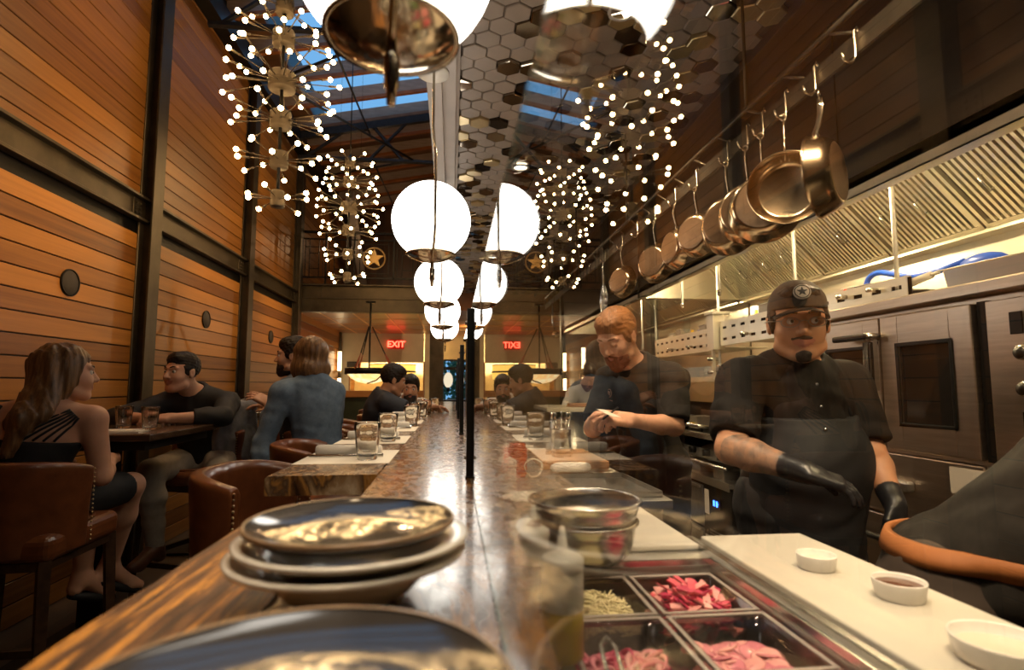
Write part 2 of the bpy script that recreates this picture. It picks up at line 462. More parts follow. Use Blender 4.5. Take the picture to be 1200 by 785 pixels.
# ---- hexagon-tiled ceiling over the counter
def hexm():
    M_h0 = mat('hex_taupe', (.27, .215, .172), .40, noise=.08, nscale=8)
    M_h1 = mat('hex_mirror', (.42, .36, .29), .07, 1, nscale=14, rvar=.06)
    M_h2 = mat('hex_gold', (.62, .49, .27), .32, .85, noise=.1, nscale=14)
    M_h3 = mat('hex_dark', (.07, .055, .042), .12, .9)
    M_g = mat('hex_grout', (.10, .08, .065), .7)
    mb = MB(); r = .0585; w = r*math.sqrt(3)
    mb.bx(0.01, 1.24, -.6, 8.35, 2.712, 2.76, 4)
    j = 0; y = -.5
    while y < 8.33:
        x = .03+(w/2 if j % 2 else 0)
        while x < 1.23:
            u = rnd.random(); mi = 0 if u < .64 else 1 if u < .80 else 2 if u < .92 else 3
            dz = rnd.choice((0, 0, .004)) if mi == 0 else rnd.choice((.003, .008, .014))
            tx, ty = (0, 0) if mi == 0 else (rnd.uniform(-.08, .08), rnd.uniform(-.08, .08))
            vs = []
            for rr, zz in ((r*.985, 2.715), (r*.965, 2.702-dz), (r*.9, 2.699-dz)):
                for k in range(6):
                    a = PI/6+k*PI/3; px, py = rr*math.cos(a), rr*math.sin(a)
                    vs.append((min(1.24, max(.008, x+px)), y+py, zz+(px*tx+py*ty if zz < 2.71 else 0)))
            fs = [(k, (k+1) % 6, 6+(k+1) % 6, 6+k) for k in range(6)]+[(6+k, 6+(k+1) % 6, 12+(k+1) % 6, 12+k) for k in range(6)]+[tuple(range(12, 18))]
            mb.add(vs, fs, mi)
            x += w
        y += 1.5*r; j += 1
    o = mb.build('ceiling_hexagon_tiles', [M_h0, M_h1, M_h2, M_h3, M_g], rec=False); o['kind'] = 'structure'
    bm = bmesh.new(); bm.from_mesh(o.data); bmesh.ops.recalc_face_normals(bm, faces=bm.faces); bm.to_mesh(o.data); bm.free()
hexm()
M_kceil = mat('kitchen_ceiling', (.035, .022, .014), .55, nscale=240, bmp=.3, bdist=.004)
mb = MB().bx(1.24, 2.6, -3.2, 8.35, 2.70, 2.76).bx(0.0, 1.24, -3.2, -.6, 2.70, 2.76)
mb.bx(1.235, 1.25, -.6, 8.35, 2.66, 2.70)
struct('ceiling_kitchen', mb, M_kceil)

# ---- kitchen walls
mb = MB().bx(2.50, 2.6, -3.2, 14.2, 0, 2.8)
struct('wall_right', mb, mat('shade_darkened_steel_wall', (.16, .13, .10), .4, .8, noise=.2, nscale=3))  # steel darkened to stand for the shelf's shade behind the range
mb = MB().bx(-2.5, 2.7, -3.3, -3.2, 0, 6)
struct('wall_rear', mb, M_darkwood)
# dark face above the hoods
M_fascia = mat('fascia', (.028, .018, .011), .28, noise=.3, nscale=3, stretch=(6, 1, 6))
mb = MB().bx(1.45, 1.50, -.6, 7.15, 2.02, 2.70)
for yy in (1.9, 4.17): mb.bx(1.445, 1.45, yy-.012, yy+.012, 2.02, 2.7)
struct('trim_12', mb, M_fascia)

# ---- mezzanine: two stacked channels, soffit of wood panels with light strips, back rooms
mb = MB().bx(WX, -.07, 8.6, 8.72, 2.42, 2.63).bx(WX, -.07, 8.64, 8.72, 2.63, 2.82).bx(WX, -.07, 8.58, 8.72, 2.615, 2.635).bx(WX, -.07, 8.58, 8.72, 2.415, 2.43).bx(WX, -.07, 8.58, 8.72, 2.82, 2.845)
for xx in (-2.0, -.35): mb.bx(xx-.01, xx+.01, 8.62, 8.66, 2.635, 2.82)
struct('trim_13', mb, M_bronze, bevel=.003, bseg=1)
M_soff = mat('soffit_panel', (.38, .155, .05), .3, noise=.3, nscale=2.2, stretch=(1, 5, 1))
M_strip = mat('soffit_strip', (.85, .50, .20), .35)
mb = MB().bx(WX, 2.6, 8.72, 12.3, 2.43, 2.50)
for xx in (-2.05, -1.55, -1.05, -.55, -.05, .45, .95): mb.bx(xx-.012, xx+.012, 8.72, 12.2, 2.422, 2.43, 1)
for yy in (9.55, 10.4, 11.3): mb.bx(WX, 2.5, yy-.01, yy+.01, 2.424, 2.43, 1)
mb.bx(-.07, 2.6, 8.35, 8.72, 2.43, 2.8)
mb.bx(-.43, 2.6, 12.3, 14.0, 2.43, 2.50)
struct('ceiling_soffit', mb, [M_soff, M_strip])
mb = MB().bx(WX, -.06, 8.7, 12.4, 2.80, 2.84)
struct('floor_mezzanine', mb, M_darkwood)
# gable wall of the mezzanine, with boards
M_gable = wood_planks('gable_boards', 0, .14, (.03, .014, .008), (.13, .055, .022), .45, (6, 6, .6), .5)
mb = MB().bx(WX, 2.6, 12.4, 12.5, 2.84, 6.4)
for i in range(17): mb.bx(WX+.14*i, WX+.14*i+.13, 12.385, 12.4, 2.84, 6.0)
struct('wall_gable', mb, M_gable)
mb = MB().box((-1.9, 11.2, 4.0), (.12, 2.6, .22), (R(-38), 0, 0))
struct('trim_14', mb, M_grey)

# balcony railing with geometric bars and a star medallion
t = thing('balcony_railing', 'dark geometric metal railing along the mezzanine edge', 'railing', (0, 8.66, 2.845))
MB().bx(WX+.02, -.08, -.02, .02, .80, .835).bx(WX+.02, -.08, -.014, .014, .10, .125).bx(WX+.02, -.08, -.012, .012, .70, .72).build('top_rail', M_black, t)
mb = MB()
xs = [WX+.06, -1.95, -1.52, -.92, -.50, -.12]
for x in xs: MB().bx(x-.014, x+.014, -.014, .014, 0, .80).build('post', M_black, t)
mb = MB()
for a, b in zip(xs[:-1], xs[1:]):
    if abs(a+1.52) < .01: continue
    w = b-a
    for k in (.12, .30, .70, .88): mb.bx(a+w*k-.006, a+w*k+.006, -.006, .006, .12, .70)
    mb.bx(a+w*.12, a+w*.88, -.006, .006, .58, .592); mb.bx(a+w*.3, a+w*.7, -.006, .006, .24, .252); mb.bx(a+w*.3, a+w*.7, -.006, .006, .48, .492)
for k in (-1.44, -1.0): mb.bx(k-.006, k+.006, -.006, .006, .12, .70)
mb.bx(-1.44, -1.0, -.006, .006, .18, .192); mb.bx(-1.44, -1.0, -.006, .006, .64, .652)
mb.build('lattice_bars', M_black, t)
M_star = mat('star_brass', (.62, .40, .15), .4, .6)
st = MB()
Ms = Matrix.Translation((-1.22, -.02, .42)) @ Matrix.Rotation(PI/2, 4, 'X')
pl = []
for k in range(10):
    a = PI/2+k*PI/5; rr = .155 if k % 2 == 0 else .062
    pl.append((rr*math.cos(a), rr*math.sin(a)))
st.prism(pl, .02, Ms, off=-.01)
st.lathe([(.155, -.012), (.178, -.012), (.178, .012), (.155, .012), (.155, -.012)], seg=40, M=Matrix.Rotation(PI/2, 3, 'X'), c=(-1.22, -.02, .42))
so = st.build('star_medallion', M_star, t); so['label'] = 'brass five-pointed star in a ring'

# ---- back wall under the mezzanine with framed opening, column, far window
BY = 12.2
mb = MB().bx(WX, -.62, BY, BY+.1, 1.80, 2.43).bx(WX, -.62, BY, BY+.1, 0, .92).bx(WX, -2.17, BY, BY+.1, .92, 1.80).bx(-.60, -.43, BY, BY+.1, 0, 2.43)
mb.bx(-.43, 2.6, BY+.6, BY+.7, 0, .95).bx(.42, 2.6, BY+.6, BY+.7, .95, 1.88).bx(-.43, 2.6, BY+.6, BY+.7, 1.88, 2.43)
mb.bx(-2.4, -.3, 13.9, 14.0, 0, 2.6)
struct('wall_back', mb, M_cream)
mb = MB().bx(WX, -.43, BY+.1, 14, 2.43, 2.5)
struct('ceiling_back_room', mb, M_cream)
mb = MB().bx(-.44, -.17, 10.9, 11.15, 0, 2.43)
struct('trim_15', mb, M_bronze)
mb = MB().bx(-2.19, -.60, BY-.03, BY+.0, .89, .93).bx(-2.19, -2.16, BY-.03, BY, .92, 1.82).bx(-.625, -.595, BY-.03, BY, .92, 1.82)
struct('window_2', mb, M_ceilwood)
# far window with a dusk garden behind
M_garden, nt, b = newmat('garden')
nz = node(nt, 'ShaderNodeTexNoise'); nz.inputs['Scale'].default_value = 9; nz.inputs['Detail'].default_value = 6
nt.links.new(coords(nt).outputs[0], nz.inputs['Vector'])
r_ = ramp(nt, nz.outputs['Fac'], [(.35, (.01, .03, .02)), (.5, (.05, .13, .09)), (.62, (.16, .30, .26)), (.75, (.5, .6, .6))])
nt.links.new(r_.outputs[0], b.inputs['Base Color'])
nt.links.new(r_.outputs[0], b.inputs['Emission Color']); b.inputs['Emission Strength'].default_value = .0
MATS['garden'] = M_garden
mb = MB().bx(-.44, .43, BY+.58, BY+.61, .93, .96).bx(-.44, -.41, BY+.58, BY+.61, .93, 1.9).bx(.40, .43, BY+.58, BY+.61, .93, 1.9).bx(-.44, .43, BY+.58, BY+.61, 1.66, 1.73).bx(-.44, .43, BY+.58, BY+.61, 1.86, 1.9)
struct('window_3', mb, M_black)
for hx, hy, hz, sz in ((-.7, 15.3, 1.2, .8), (.45, 16.2, 1.5, .9), (-.4, 17.6, 1.9, 1.2)):
    rr = random.Random(int(hx*10+50)); mb = MB()
    for i in range(420):
        a = rr.uniform(0, 2*PI); ph = math.acos(rr.uniform(-1, 1)); q = rr.uniform(.55, 1)*sz
        c = Vector((math.cos(a)*math.sin(ph)*q*.8, math.sin(a)*math.sin(ph)*q*.5, math.cos(ph)*q))
        l = Matrix(Euler((rr.uniform(0, 6), rr.uniform(0, 6), 0)).to_matrix())
        mb.add([c+l @ Vector(p) for p in ((-.03, -.09, 0), (.05, 0, .01), (.0, .1, 0), (-.06, .01, .01))], [(0, 1, 2, 3)])
    o = thing('garden_shrub', {-.7: 'leafy green shrub outside the far window, left side', .45: 'leafy green shrub outside the far window, right side', -.4: 'tallest green shrub behind the two others outside the far window'}[hx], 'shrub', (hx, hy, .0))
    for v in range(len(mb.v)): mb.v[v] = tuple(Vector(mb.v[v])+Vector((0, 0, hz)))
    mb.build('foliage', mat('leaf', (.05, .16, .09), .6, noise=.4, nscale=3), o)
    MB().cyl((0, 0, 0), (0, 0, hz), .04, .03, 8).build('stem', M_darkwood, o)
mb = MB().bx(-3, 5, 14.2, 20, -.05, 0)
struct('floor_garden', mb, mat('soil', (.05, .05, .04), .9))
# ============================================================ starburst chandeliers
M_hub = mat('chandelier_hub', (.13, .105, .075), .5, .8)
TIERS = [(2.54, .21, 9, .038, 0), (2.81, .28, 12, .048, 0), (3.09, .33, 15, .058, 0), (3.36, .385, 28, .074, 1), (3.67, .32, 16, .06, 0), (3.90, .27, 12, .05, 0)]
def chandelier(x, y, label):
    t = thing('starburst_chandelier', label, 'chandelier', (x, y, 2.4), group='tiered starburst chandeliers')
    r2 = random.Random(int(y*10))
    MB().cyl((0, 0, .1), (0, 0, 1.6), .011, seg=8).cyl((0, 0, 1.6), (0, 0, roofz(x)-2.4), .006, seg=6).cyl((.12, 0, 1.5), (.12, 0, roofz(x)-2.4), .0015, seg=4).cyl((-.12, 0, 1.5), (-.12, 0, roofz(x)-2.4), .0015, seg=4).build('stem', M_black, t)
    for (z, r, n, hr, dbl) in TIERS:
        z -= 2.4; hh = .055 if not dbl else .06
        hub = MB().lathe([(0, -hh), (hr*1.15, -hh), (hr*1.2, -hh+.01), (hr*1.2, hh-.01), (hr*1.1, hh), (0, hh)], (0, 0, z), 24).lathe([(hr*1.22, -.012), (hr*1.25, -.006), (hr*1.25, .006), (hr*1.22, .012)], (0, 0, z), 24).build('hub', M_hub, t)
        for k in range(n):
            row = k % 2 if not dbl else k % 3
            el = (R(9), R(-11))[row] if not dbl else (R(24), R(2), R(-20))[row]
            a = 2*PI*k/n+z*3+r2.uniform(-.04, .04); rr = r*r2.uniform(.95, 1.04)
            d = Vector((math.cos(a)*math.cos(el), math.sin(a)*math.cos(el), math.sin(el)))
            c = Vector((0, 0, z))
            p0 = c+d*hr; p1 = c+d*(rr-.035)
            arm = MB().cyl(p0, p1, .0035, seg=6).cyl(p1-d*.05, p1+d*.004, .0075, .0065, 8).build('arm', M_hub, t)
            b = MB().ell(p1+d*.022, (.0165, .0165, .0165), seg=12, rings=8).build('bulb', M_bulb, arm)
    return t
chandelier(-1.17, 3.75, 'nearer tall six-tier starburst chandelier with bare bulbs')
chandelier(-1.21, 6.45, 'farther six-tier starburst chandelier in front of the balcony')

# ============================================================ globe pendants
M_cup = mat('smoked_nickel', (.50, .42, .31), .13, 1, nscale=8, rvar=.05)
def pendant():
    t = thing('globe_pendant', 'x', 'pendant light', (0, 0, 0))
    r = .15
    MB().lathe([(0, .0), (.062, 0), (.062, -.012), (0, -.014)], (0, 0, .60), 32).build('canopy', M_white, t)
    MB().ell((0, 0, 0), (r, r, r), seg=40, rings=28).build('globe', M_glob, t)
    cup = [(0, -.166)]+[((r+.012)*math.sin(a), -(r+.012)*math.cos(a)) for a in [R(d) for d in range(6, 37, 3)]]+[((r+.004)*math.sin(a), -(r+.004)*math.cos(a)) for a in [R(d) for d in range(35, 5, -5)]]
    MB().lathe(cup, (0, 0, 0), 40).lathe([(.088, -.128), (.096, -.132), (.096, -.138), (.088, -.135)], seg=40).build('cup', M_cup, t)
    y = -r-.012
    MB().tube([(0, y*.2, .598), (0, y*.2, .36), (0, y*.6, .27), (0, y, .20), (0, y, -.06), (0, y*.92, -.10), (0, -.075, -.158), (0, -.06, -.18)], .0052, 10).build('stem', M_brass, t)
    MB().lathe([(0, -.265), (.006, -.265), (.007, -.245), (.010, -.24), (.010, -.20), (.007, -.195), (.007, -.17), (0, -.165)], (0, -.06, 0), 14).build('finial', M_brass, t)
    return t
p0 = pendant(); GX = -.085; GZ = 1.93
names = ['largest, nearest globe pendant, cut by the top edge of the photo', 'second globe pendant along the counter, whole and bright above the glasses', 'third globe pendant, just under the second', 'fourth globe pendant, partly behind the third', 'smallest, farthest globe pendant of the row']
for i, (yy, lb) in enumerate(zip((.765, 2.1, 3.38, 4.68, 6.0), names)):
    o = p0 if i == 0 else dup(p0, (0, 0, 0))
    o.location = (GX-.0 if i else -.09, yy, GZ); o['label'] = 'white glass '+lb; o['group'] = 'globe pendants over the counter'
    if i == 0: o.rotation_euler = (0, 0, R(7))
mb = MB().bx(GX-.03, GX+.03, .5, 6.4, 2.53, 2.60)
struct('trim_16', mb, M_grey)

# ============================================================ bar counter
M_bar, nt, b = newmat('bar_top')
mp = coords(nt, (2.2, 1.0, 1)); nz = node(nt, 'ShaderNodeTexNoise'); nz.inputs['Scale'].default_value = 4.5; nz.inputs['Detail'].default_value = 9; nz.inputs['Distortion'].default_value = 1.6
nt.links.new(mp.outputs[0], nz.inputs['Vector'])
r_ = ramp(nt, nz.outputs['Fac'], [(.32, (.018, .009, .005)), (.43, (.085, .036, .012)), (.50, (.27, .125, .032)), (.56, (.06, .032, .018)), (.64, (.20, .12, .06)), (.72, (.36, .27, .18))])
nt.links.new(r_.outputs[0], b.inputs['Base Color']); b.inputs['Roughness'].default_value = .22; b.inputs['Coat Weight'].default_value = .6; b.inputs['Coat Roughness'].default_value = .12
n2 = node(nt, 'ShaderNodeTexNoise'); n2.inputs['Scale'].default_value = 26; n2.inputs['Detail'].default_value = 4; nt.links.new(mp.outputs[0], n2.inputs['Vector'])
mr = node(nt, 'ShaderNodeMapRange'); mr.inputs['From Min'].default_value = .35; mr.inputs['From Max'].default_value = .65; mr.inputs['To Min'].default_value = .16; mr.inputs['To Max'].default_value = .38
nt.links.new(n2.outputs['Fac'], mr.inputs['Value']); nt.links.new(mr.outputs[0], b.inputs['Roughness']); bump(nt, b, n2.outputs['Fac'], .08, .002)
M_raw, nt, b = newmat('reclaimed_timber')
mp = coords(nt, (14, 1.1, 8), (0, 0, .05)); nz = node(nt, 'ShaderNodeTexNoise'); nz.inputs['Scale'].default_value = 3.2; nz.inputs['Detail'].default_value = 10; nz.inputs['Roughness'].default_value = .7; nz.inputs['Distortion'].default_value = .8
nt.links.new(mp.outputs[0], nz.inputs['Vector'])
r_ = ramp(nt, nz.outputs['Fac'], [(.32, (.012, .007, .004)), (.44, (.07, .030, .012)), (.52, (.20, .085, .025)), (.58, (.62, .27, .04)), (.64, (.30, .13, .04)), (.74, (.08, .05, .03))])
nt.links.new(r_.outputs[0], b.inputs['Base Color']); b.inputs['Roughness'].default_value = .45; bump(nt, b, nz.outputs['Fac'], .6, .004)
CZ = 1.07
t = thing('bar_counter', 'long glossy marbled wood bar counter running under the glass screens', 'counter', (0, 0, 0))
MB().bx(-.19, .092, -.5, 8.3, CZ-.045, CZ).build('counter_top', M_bar, t, bevel=.004)
MB().bx(-.12, .07, -.5, 8.3, .06, CZ-.045).bx(-.10, .05, -.5, 8.3, 0, .06).build('front_panel', M_darkwood, t)
MB().tube([(-.22, -.4, .2), (-.22, 8.2, .2)], .02, 10).build('foot_rail', M_brass, t)
mb = MB()
for k in range(8): mb.box((-.17, .1+k*1.1, .2), (.1, .02, .03))
mb.build('rail_bracket', M_brass, t)
t = tag(MB().sheet(lambda u, v: (0, 0, 0), 1, 1).build('tmp', M_raw), 'x'); bpy.data.objects.remove(t)
def rough_slab(x0, x1, y0, y1, z0, z1, n=40, amp=.006, seed=1):
    rr = random.Random(seed); mb = MB(); off = [rr.uniform(-amp, amp) for _ in range(n+1)]; off = [(off[i-1]+off[i]*2+off[(i+1) % (n+1)])/4 for i in range(n+1)]
    vs = []
    for i in range(n+1):
        y = y0+(y1-y0)*i/n
        vs += [(x0+off[i], y, z0), (x0+off[i]*.6-.001, y, z1-.006), (x0+off[i]*.6+.006, y, z1), (x1, y, z1), (x1, y, z0)]
    fs = [(i*5+k, i*5+(k+1) % 5, (i+1)*5+(k+1) % 5, (i+1)*5+k) for i in range(n) for k in range(5)]+[(4, 3, 2, 1, 0), tuple(n*5+k for k in range(5))]
    return mb.add(vs, fs)
tag(rough_slab(-.352, -.192, -.5, .98, CZ-.06, CZ, seed=2).build('timber_ledge', M_raw), 'rough reclaimed timber ledge with gold streaks along the near end of the bar', 'ledge')
tag(rough_slab(-.47, -.192, 1.50, 7.6, CZ-.05, CZ, 80, .004, seed=4).build('eating_ledge', M_bar), 'dark marbled eating ledge with place settings, joined to the bar counter', 'ledge')

# ============================================================ glass screens and posts
def glassmat(name, tint, edge=False):
    m = bpy.data.materials.new(name); m.use_nodes = True; nt = m.node_tree; nt.nodes.clear()
    fr = node(nt, 'ShaderNodeFresnel'); ge = nt.nodes.new('ShaderNodeNewGeometry')
    io = node(nt, 'ShaderNodeMapRange'); io.inputs['To Min'].default_value = 1.52; io.inputs['To Max'].default_value = 1/1.52
    nt.links.new(ge.outputs['Backfacing'], io.inputs['Value']); nt.links.new(io.outputs[0], fr.inputs['IOR'])
    tr = node(nt, 'ShaderNodeBsdfTransparent'); tr.inputs['Color'].default_value = (*tint, 1)
    gl = node(nt, 'ShaderNodeBsdfGlossy'); gl.inputs['Roughness'].default_value = 0.0
    mx = nt.nodes.new('ShaderNodeMixShader'); o = nt.nodes.new('ShaderNodeOutputMaterial')
    nt.links.new(fr.outputs[0], mx.inputs[0]); nt.links.new(tr.outputs[0], mx.inputs[1]); nt.links.new(gl.outputs[0], mx.inputs[2]); nt.links.new(mx.outputs[0], o.inputs[0])
    MATS[name] = m; return m
M_pane = glassmat('clear_pane', (.985, .992, .985))
M_gedge = mat('glass_edge', (.22, .36, .33), .15, spec=.8, trans=.3)
def pane(y0, y1, lb):
    t = thing('glass_screen', lb, 'glass screen', (.048, (y0+y1)/2, CZ), group='glass screens on the bar')
    h = (y1-y0)/2-.006; th = .0012
    MB().add([(-th, -h, .0), (-th, h, .0), (-th, h, .425), (-th, -h, .425)], [(0, 3, 2, 1)]).add([(th, -h, .0), (th, h, .0), (th, h, .425), (th, -h, .425)], [(0, 1, 2, 3)]).build('glass_pane', M_pane, t, rec=False)
    MB().bx(-th, th, -h, h, .0, .004).bx(-th, th, -h, -h+.003, 0, .425).bx(-th, th, h-.003, h, 0, .425).bx(-th, th, -h, h, .4235, .425).build('polished_edge', M_gedge, t)
    return t
pane(-.25, 1.425, 'nearest glass screen in front of the kitchen, reflecting the dining hall')
pane(1.425, 2.71, 'second glass screen on the bar, between the first and second black posts')
pane(2.71, 4.0, 'third glass screen on the bar, between the second and third black posts')
pane(4.0, 5.3, 'fourth glass screen on the bar, beyond the third black post')
pane(5.3, 6.6, 'farthest glass screen on the bar')
def post():
    t = thing('screen_post', 'x', 'post', (0, 0, 0))
    MB().bx(-.011, .011, -.012, .012, 0.004, .428).build('upright', M_black, t, bevel=.001)
    MB().bx(-.013, .013, -.015, .015, 0, .005).build('base', M_black, t)
    MB().cyl((-.016, 0, .39), (.016, 0, .39), .005, seg=10).cyl((-.016, 0, .05), (.016, 0, .05), .005, seg=10).build('bolt', M_steeld, t)
    return t
pp = post()
for i, (yy, lb) in enumerate(((1.425, 'tallest, nearest black post holding the glass screens'), (2.71, 'second black post of the glass screens'), (4.0, 'third black post of the glass screens'), (5.3, 'fourth black post of the glass screens'))):
    o = pp if i == 0 else dup(pp, (0, 0, 0)); o.location = (.048, yy, CZ); o['label'] = lb; o['group'] = 'black posts of the glass screens'

# ============================================================ plates
M_glaze, nt, b = newmat('brushed_glaze_plate')
tc = nt.nodes.new('ShaderNodeTexCoord'); sp = nt.nodes.new('ShaderNodeSeparateXYZ'); nt.links.new(tc.outputs['Object'], sp.inputs[0])
cmb = nt.nodes.new('ShaderNodeCombineXYZ'); nt.links.new(sp.outputs[0], cmb.inputs[0]); nt.links.new(sp.outputs[1], cmb.inputs[1])
le = node(nt, 'ShaderNodeVectorMath', operation='LENGTH'); nt.links.new(cmb.outputs[0], le.inputs[0])
nz = node(nt, 'ShaderNodeTexNoise'); nz.inputs['Scale'].default_value = 60; nz.inputs['Detail'].default_value = 5; nt.links.new(cmb.outputs[0], nz.inputs['Vector'])
ns = node(nt, 'ShaderNodeTexNoise'); ns.inputs['Scale'].default_value = 9; nt.links.new(cmb.outputs[0], ns.inputs['Vector'])
w1 = node(nt, 'ShaderNodeMath', operation='MULTIPLY_ADD'); nt.links.new(nz.outputs['Fac'], w1.inputs[0]); w1.inputs[1].default_value = .035; nt.links.new(le.outputs['Value'], w1.inputs[2])
w2 = node(nt, 'ShaderNodeMath', operation='MULTIPLY_ADD'); nt.links.new(ns.outputs['Fac'], w2.inputs[0]); w2.inputs[1].default_value = .03; nt.links.new(w1.outputs[0], w2.inputs[2])
DK = (.050, .045, .042); LT = (.42, .34, .22)
r_ = ramp(nt, w2.outputs[0], [(.0, LT), (.052, LT), (.057, DK), (.092, DK), (.096, LT), (.106, LT), (.111, DK), (.165, DK)])
nt.links.new(r_.outputs[0], b.inputs['Base Color']); b.inputs['Roughness'].default_value = .1; b.inputs['Coat Weight'].default_value = .5
M_wplate = mat('white_stoneware', (.80, .77, .72), .2, noise=.04, nscale=30)
M_rim = mat('plate_rim', (.30, .20, .12), .25)
def plate(r, m, name='dinner_plate', deep=.02):
    """coupe plate: foot ring, bowl, rolled rim; thin solid"""
    t = thing(name, 'x', 'plate', (0, 0, 0))
    up = [(0, .008), (r*.55, .0085), (r*.72, .011), (r*.88, .6*deep+.006), (r*.97, deep+.003)]
    top = up+[(r*.99, deep+.0045), (r, deep+.003), (r*.995, deep), (r*.90, .6*deep), (r*.72, .0045), (r*.62, .003), (r*.6, 0), (r*.55, 0), (r*.54, .003), (0, .003)]
    MB().lathe(top, seg=96).build('plate_body', m, t)
    MB().lathe([(r*.975, deep+.0048), (r*.99, deep+.0058), (r*1.003, deep+.003), (r*.998, deep+.0005)], seg=96).build('rim_edge', M_rim if m is M_glaze else m, t)
    return t
def bowl_plate(r, label, loc):
    t = thing('pasta_bowl', label, 'plate', loc)
    top = [(0, .010), (r*.36, .011), (r*.52, .018), (r*.66, .036), (r*.76, .047), (r*.97, .0545), (r, .0525), (r*.985, .0485), (r*.78, .041), (r*.68, .030), (r*.54, .011), (r*.42, .003), (r*.40, .0), (r*.36, .0), (r*.36, .004), (0, .005)]
    MB().lathe(top, seg=96).build('bowl_body', M_wplate, t); return t
SX, SY = -.108, .645
bowl_plate(.127, 'lower white pasta bowl with a wide rim, at the bottom of the plate stack', (SX-.002, SY, CZ))
bowl_plate(.125, 'upper white pasta bowl, in the middle of the plate stack', (SX+.003, SY+.002, CZ+.0140))
o = plate(.112, M_glaze); o.location = (SX-.0, SY+.0, CZ+.0600); o['label'] = 'dark plate with beige brush strokes on top of the white plates'
o = plate(.138, M_glaze); o.location = (-.095, .342, CZ+.0275); o['label'] = 'large dark glazed plate with a beige brushed ring, nearest the camera'
bowl_plate(.120, 'white pasta bowl underneath the nearest dark plate', (-.095, .342, CZ)).scale = (1, 1, .55)

# ============================================================ place settings
M_paper = mat('placemat_paper', (.66, .60, .50), .8)
M_cloth = mat('napkin_cloth', (.62, .58, .52), .9, bmp=.3, nscale=60)
M_clear = mat('tumbler_glass', (.97, .96, .93), .01, trans=1, ior=1.5)
def tumbler():
    o = MB()
    prof = [(0, 0), (.029, 0), (.031, .003), (.033, .03), (.0405, .110), (.041, .114), (.040, .1155), (.0385, .114), (.036, .085), (.0295, .022), (.026, .014), (0, .012)]
    o.lathe(prof, seg=48, wob=lambda a, j: 1+(.035*abs(math.sin(5*a)) if 1 < j < 5 else 0))
    return o.build('tumbler', M_clear)
def sett(name, mbx, m, lb, cat, grp, loc, rz=0, **k):
    o = mbx.build(name, m, **k); o.location = loc; o.rotation_euler = (0, 0, rz); tag(o, lb, cat, grp); return o
def napkin():
    t = thing('rolled_napkin', 'x', 'napkin', (0, 0, 0))
    mb = MB(); pts = []
    prof = [(-.11, .017), (-.10, .020), (-.02, .019), (.0, .0175), (.02, .019), (.10, .021), (.11, .018)]
    mb.tube([(x, 0, .017) for x, _ in prof], [r for _, r in prof], 14, flat=.75)
    mb.tube([(-.10, .016, .012), (0, .022, .011), (.10, .018, .013)], .012, 8)
    mb.build('napkin_roll', M_cloth, t, sub=1)
    MB().tube([(-.13, -.02, .004), (.0, -.024, .004), (.1, -.02, .005)], [.003, .0035, .007], 8, flat=.6).build('fork', M_steel, t)
    MB().tube([(-.12, -.034, .004), (.02, -.036, .004), (.12, -.034, .004)], [.004, .003, .008], 8, flat=.5).build('knife', M_steel, t)
    return t
tum0 = tumbler(); nap0 = napkin(); used = [0]
sets = [(1.88, 'nearest'), (2.45, 'second'), (3.05, 'third'), (3.62, 'fourth'), (4.25, 'fifth'), (5.0, 'sixth')]
for i, (yy, w) in enumerate(sets):
    sett('placemat', MB().bx(-.14, .14, -.17, .17, 0, .0012), M_paper, 'pale paper placemat, %s from the camera along the eating ledge' % w, 'placemat', 'placemats on the eating ledge', (-.325, yy, CZ))
    o = nap0 if i == 0 else dup(nap0, (0, 0, 0)); o.location = (-.335, yy+.02, CZ+.0012); o.rotation_euler = (0, 0, R(-6+3*i)); o['label'] = 'rolled napkin with cutlery on the %s placemat' % w; o['group'] = 'rolled napkins on the eating ledge'
tums = [(-.262, 1.80, 'nearest faceted glass tumbler, on the first placemat'), (-.262, 2.37, 'second faceted tumbler along the eating ledge'), (-.225, 3.20, 'third faceted tumbler, on the third placemat'), (-.24, 3.72, 'fourth faceted tumbler along the eating ledge'), (-.215, 4.1, 'fifth faceted tumbler along the eating ledge'), (-.20, 4.55, 'sixth faceted tumbler along the eating ledge'), (-.27, 4.9, 'tumbler near the dark-shirted man at the bar'), (-.15, 5.15, 'farthest tumbler near the man in the white shirt'),
  (-1.70, 3.12, 'left tumbler of the two on the nearest high table'), (-1.51, 3.0, 'tumbler in front of the clasped hands on the nearest high table'), (-1.66, 4.72, 'tumbler on the second high table by the wall')]
for i, (x, y, lb) in enumerate(tums):
    o = tum0 if i == 0 else dup(tum0, (0, 0, 0)); o.location = (x, y, CZ+.0012 if i < 8 else 1.08); o['label'] = lb; tag(o, None, 'glass', 'faceted water tumblers')

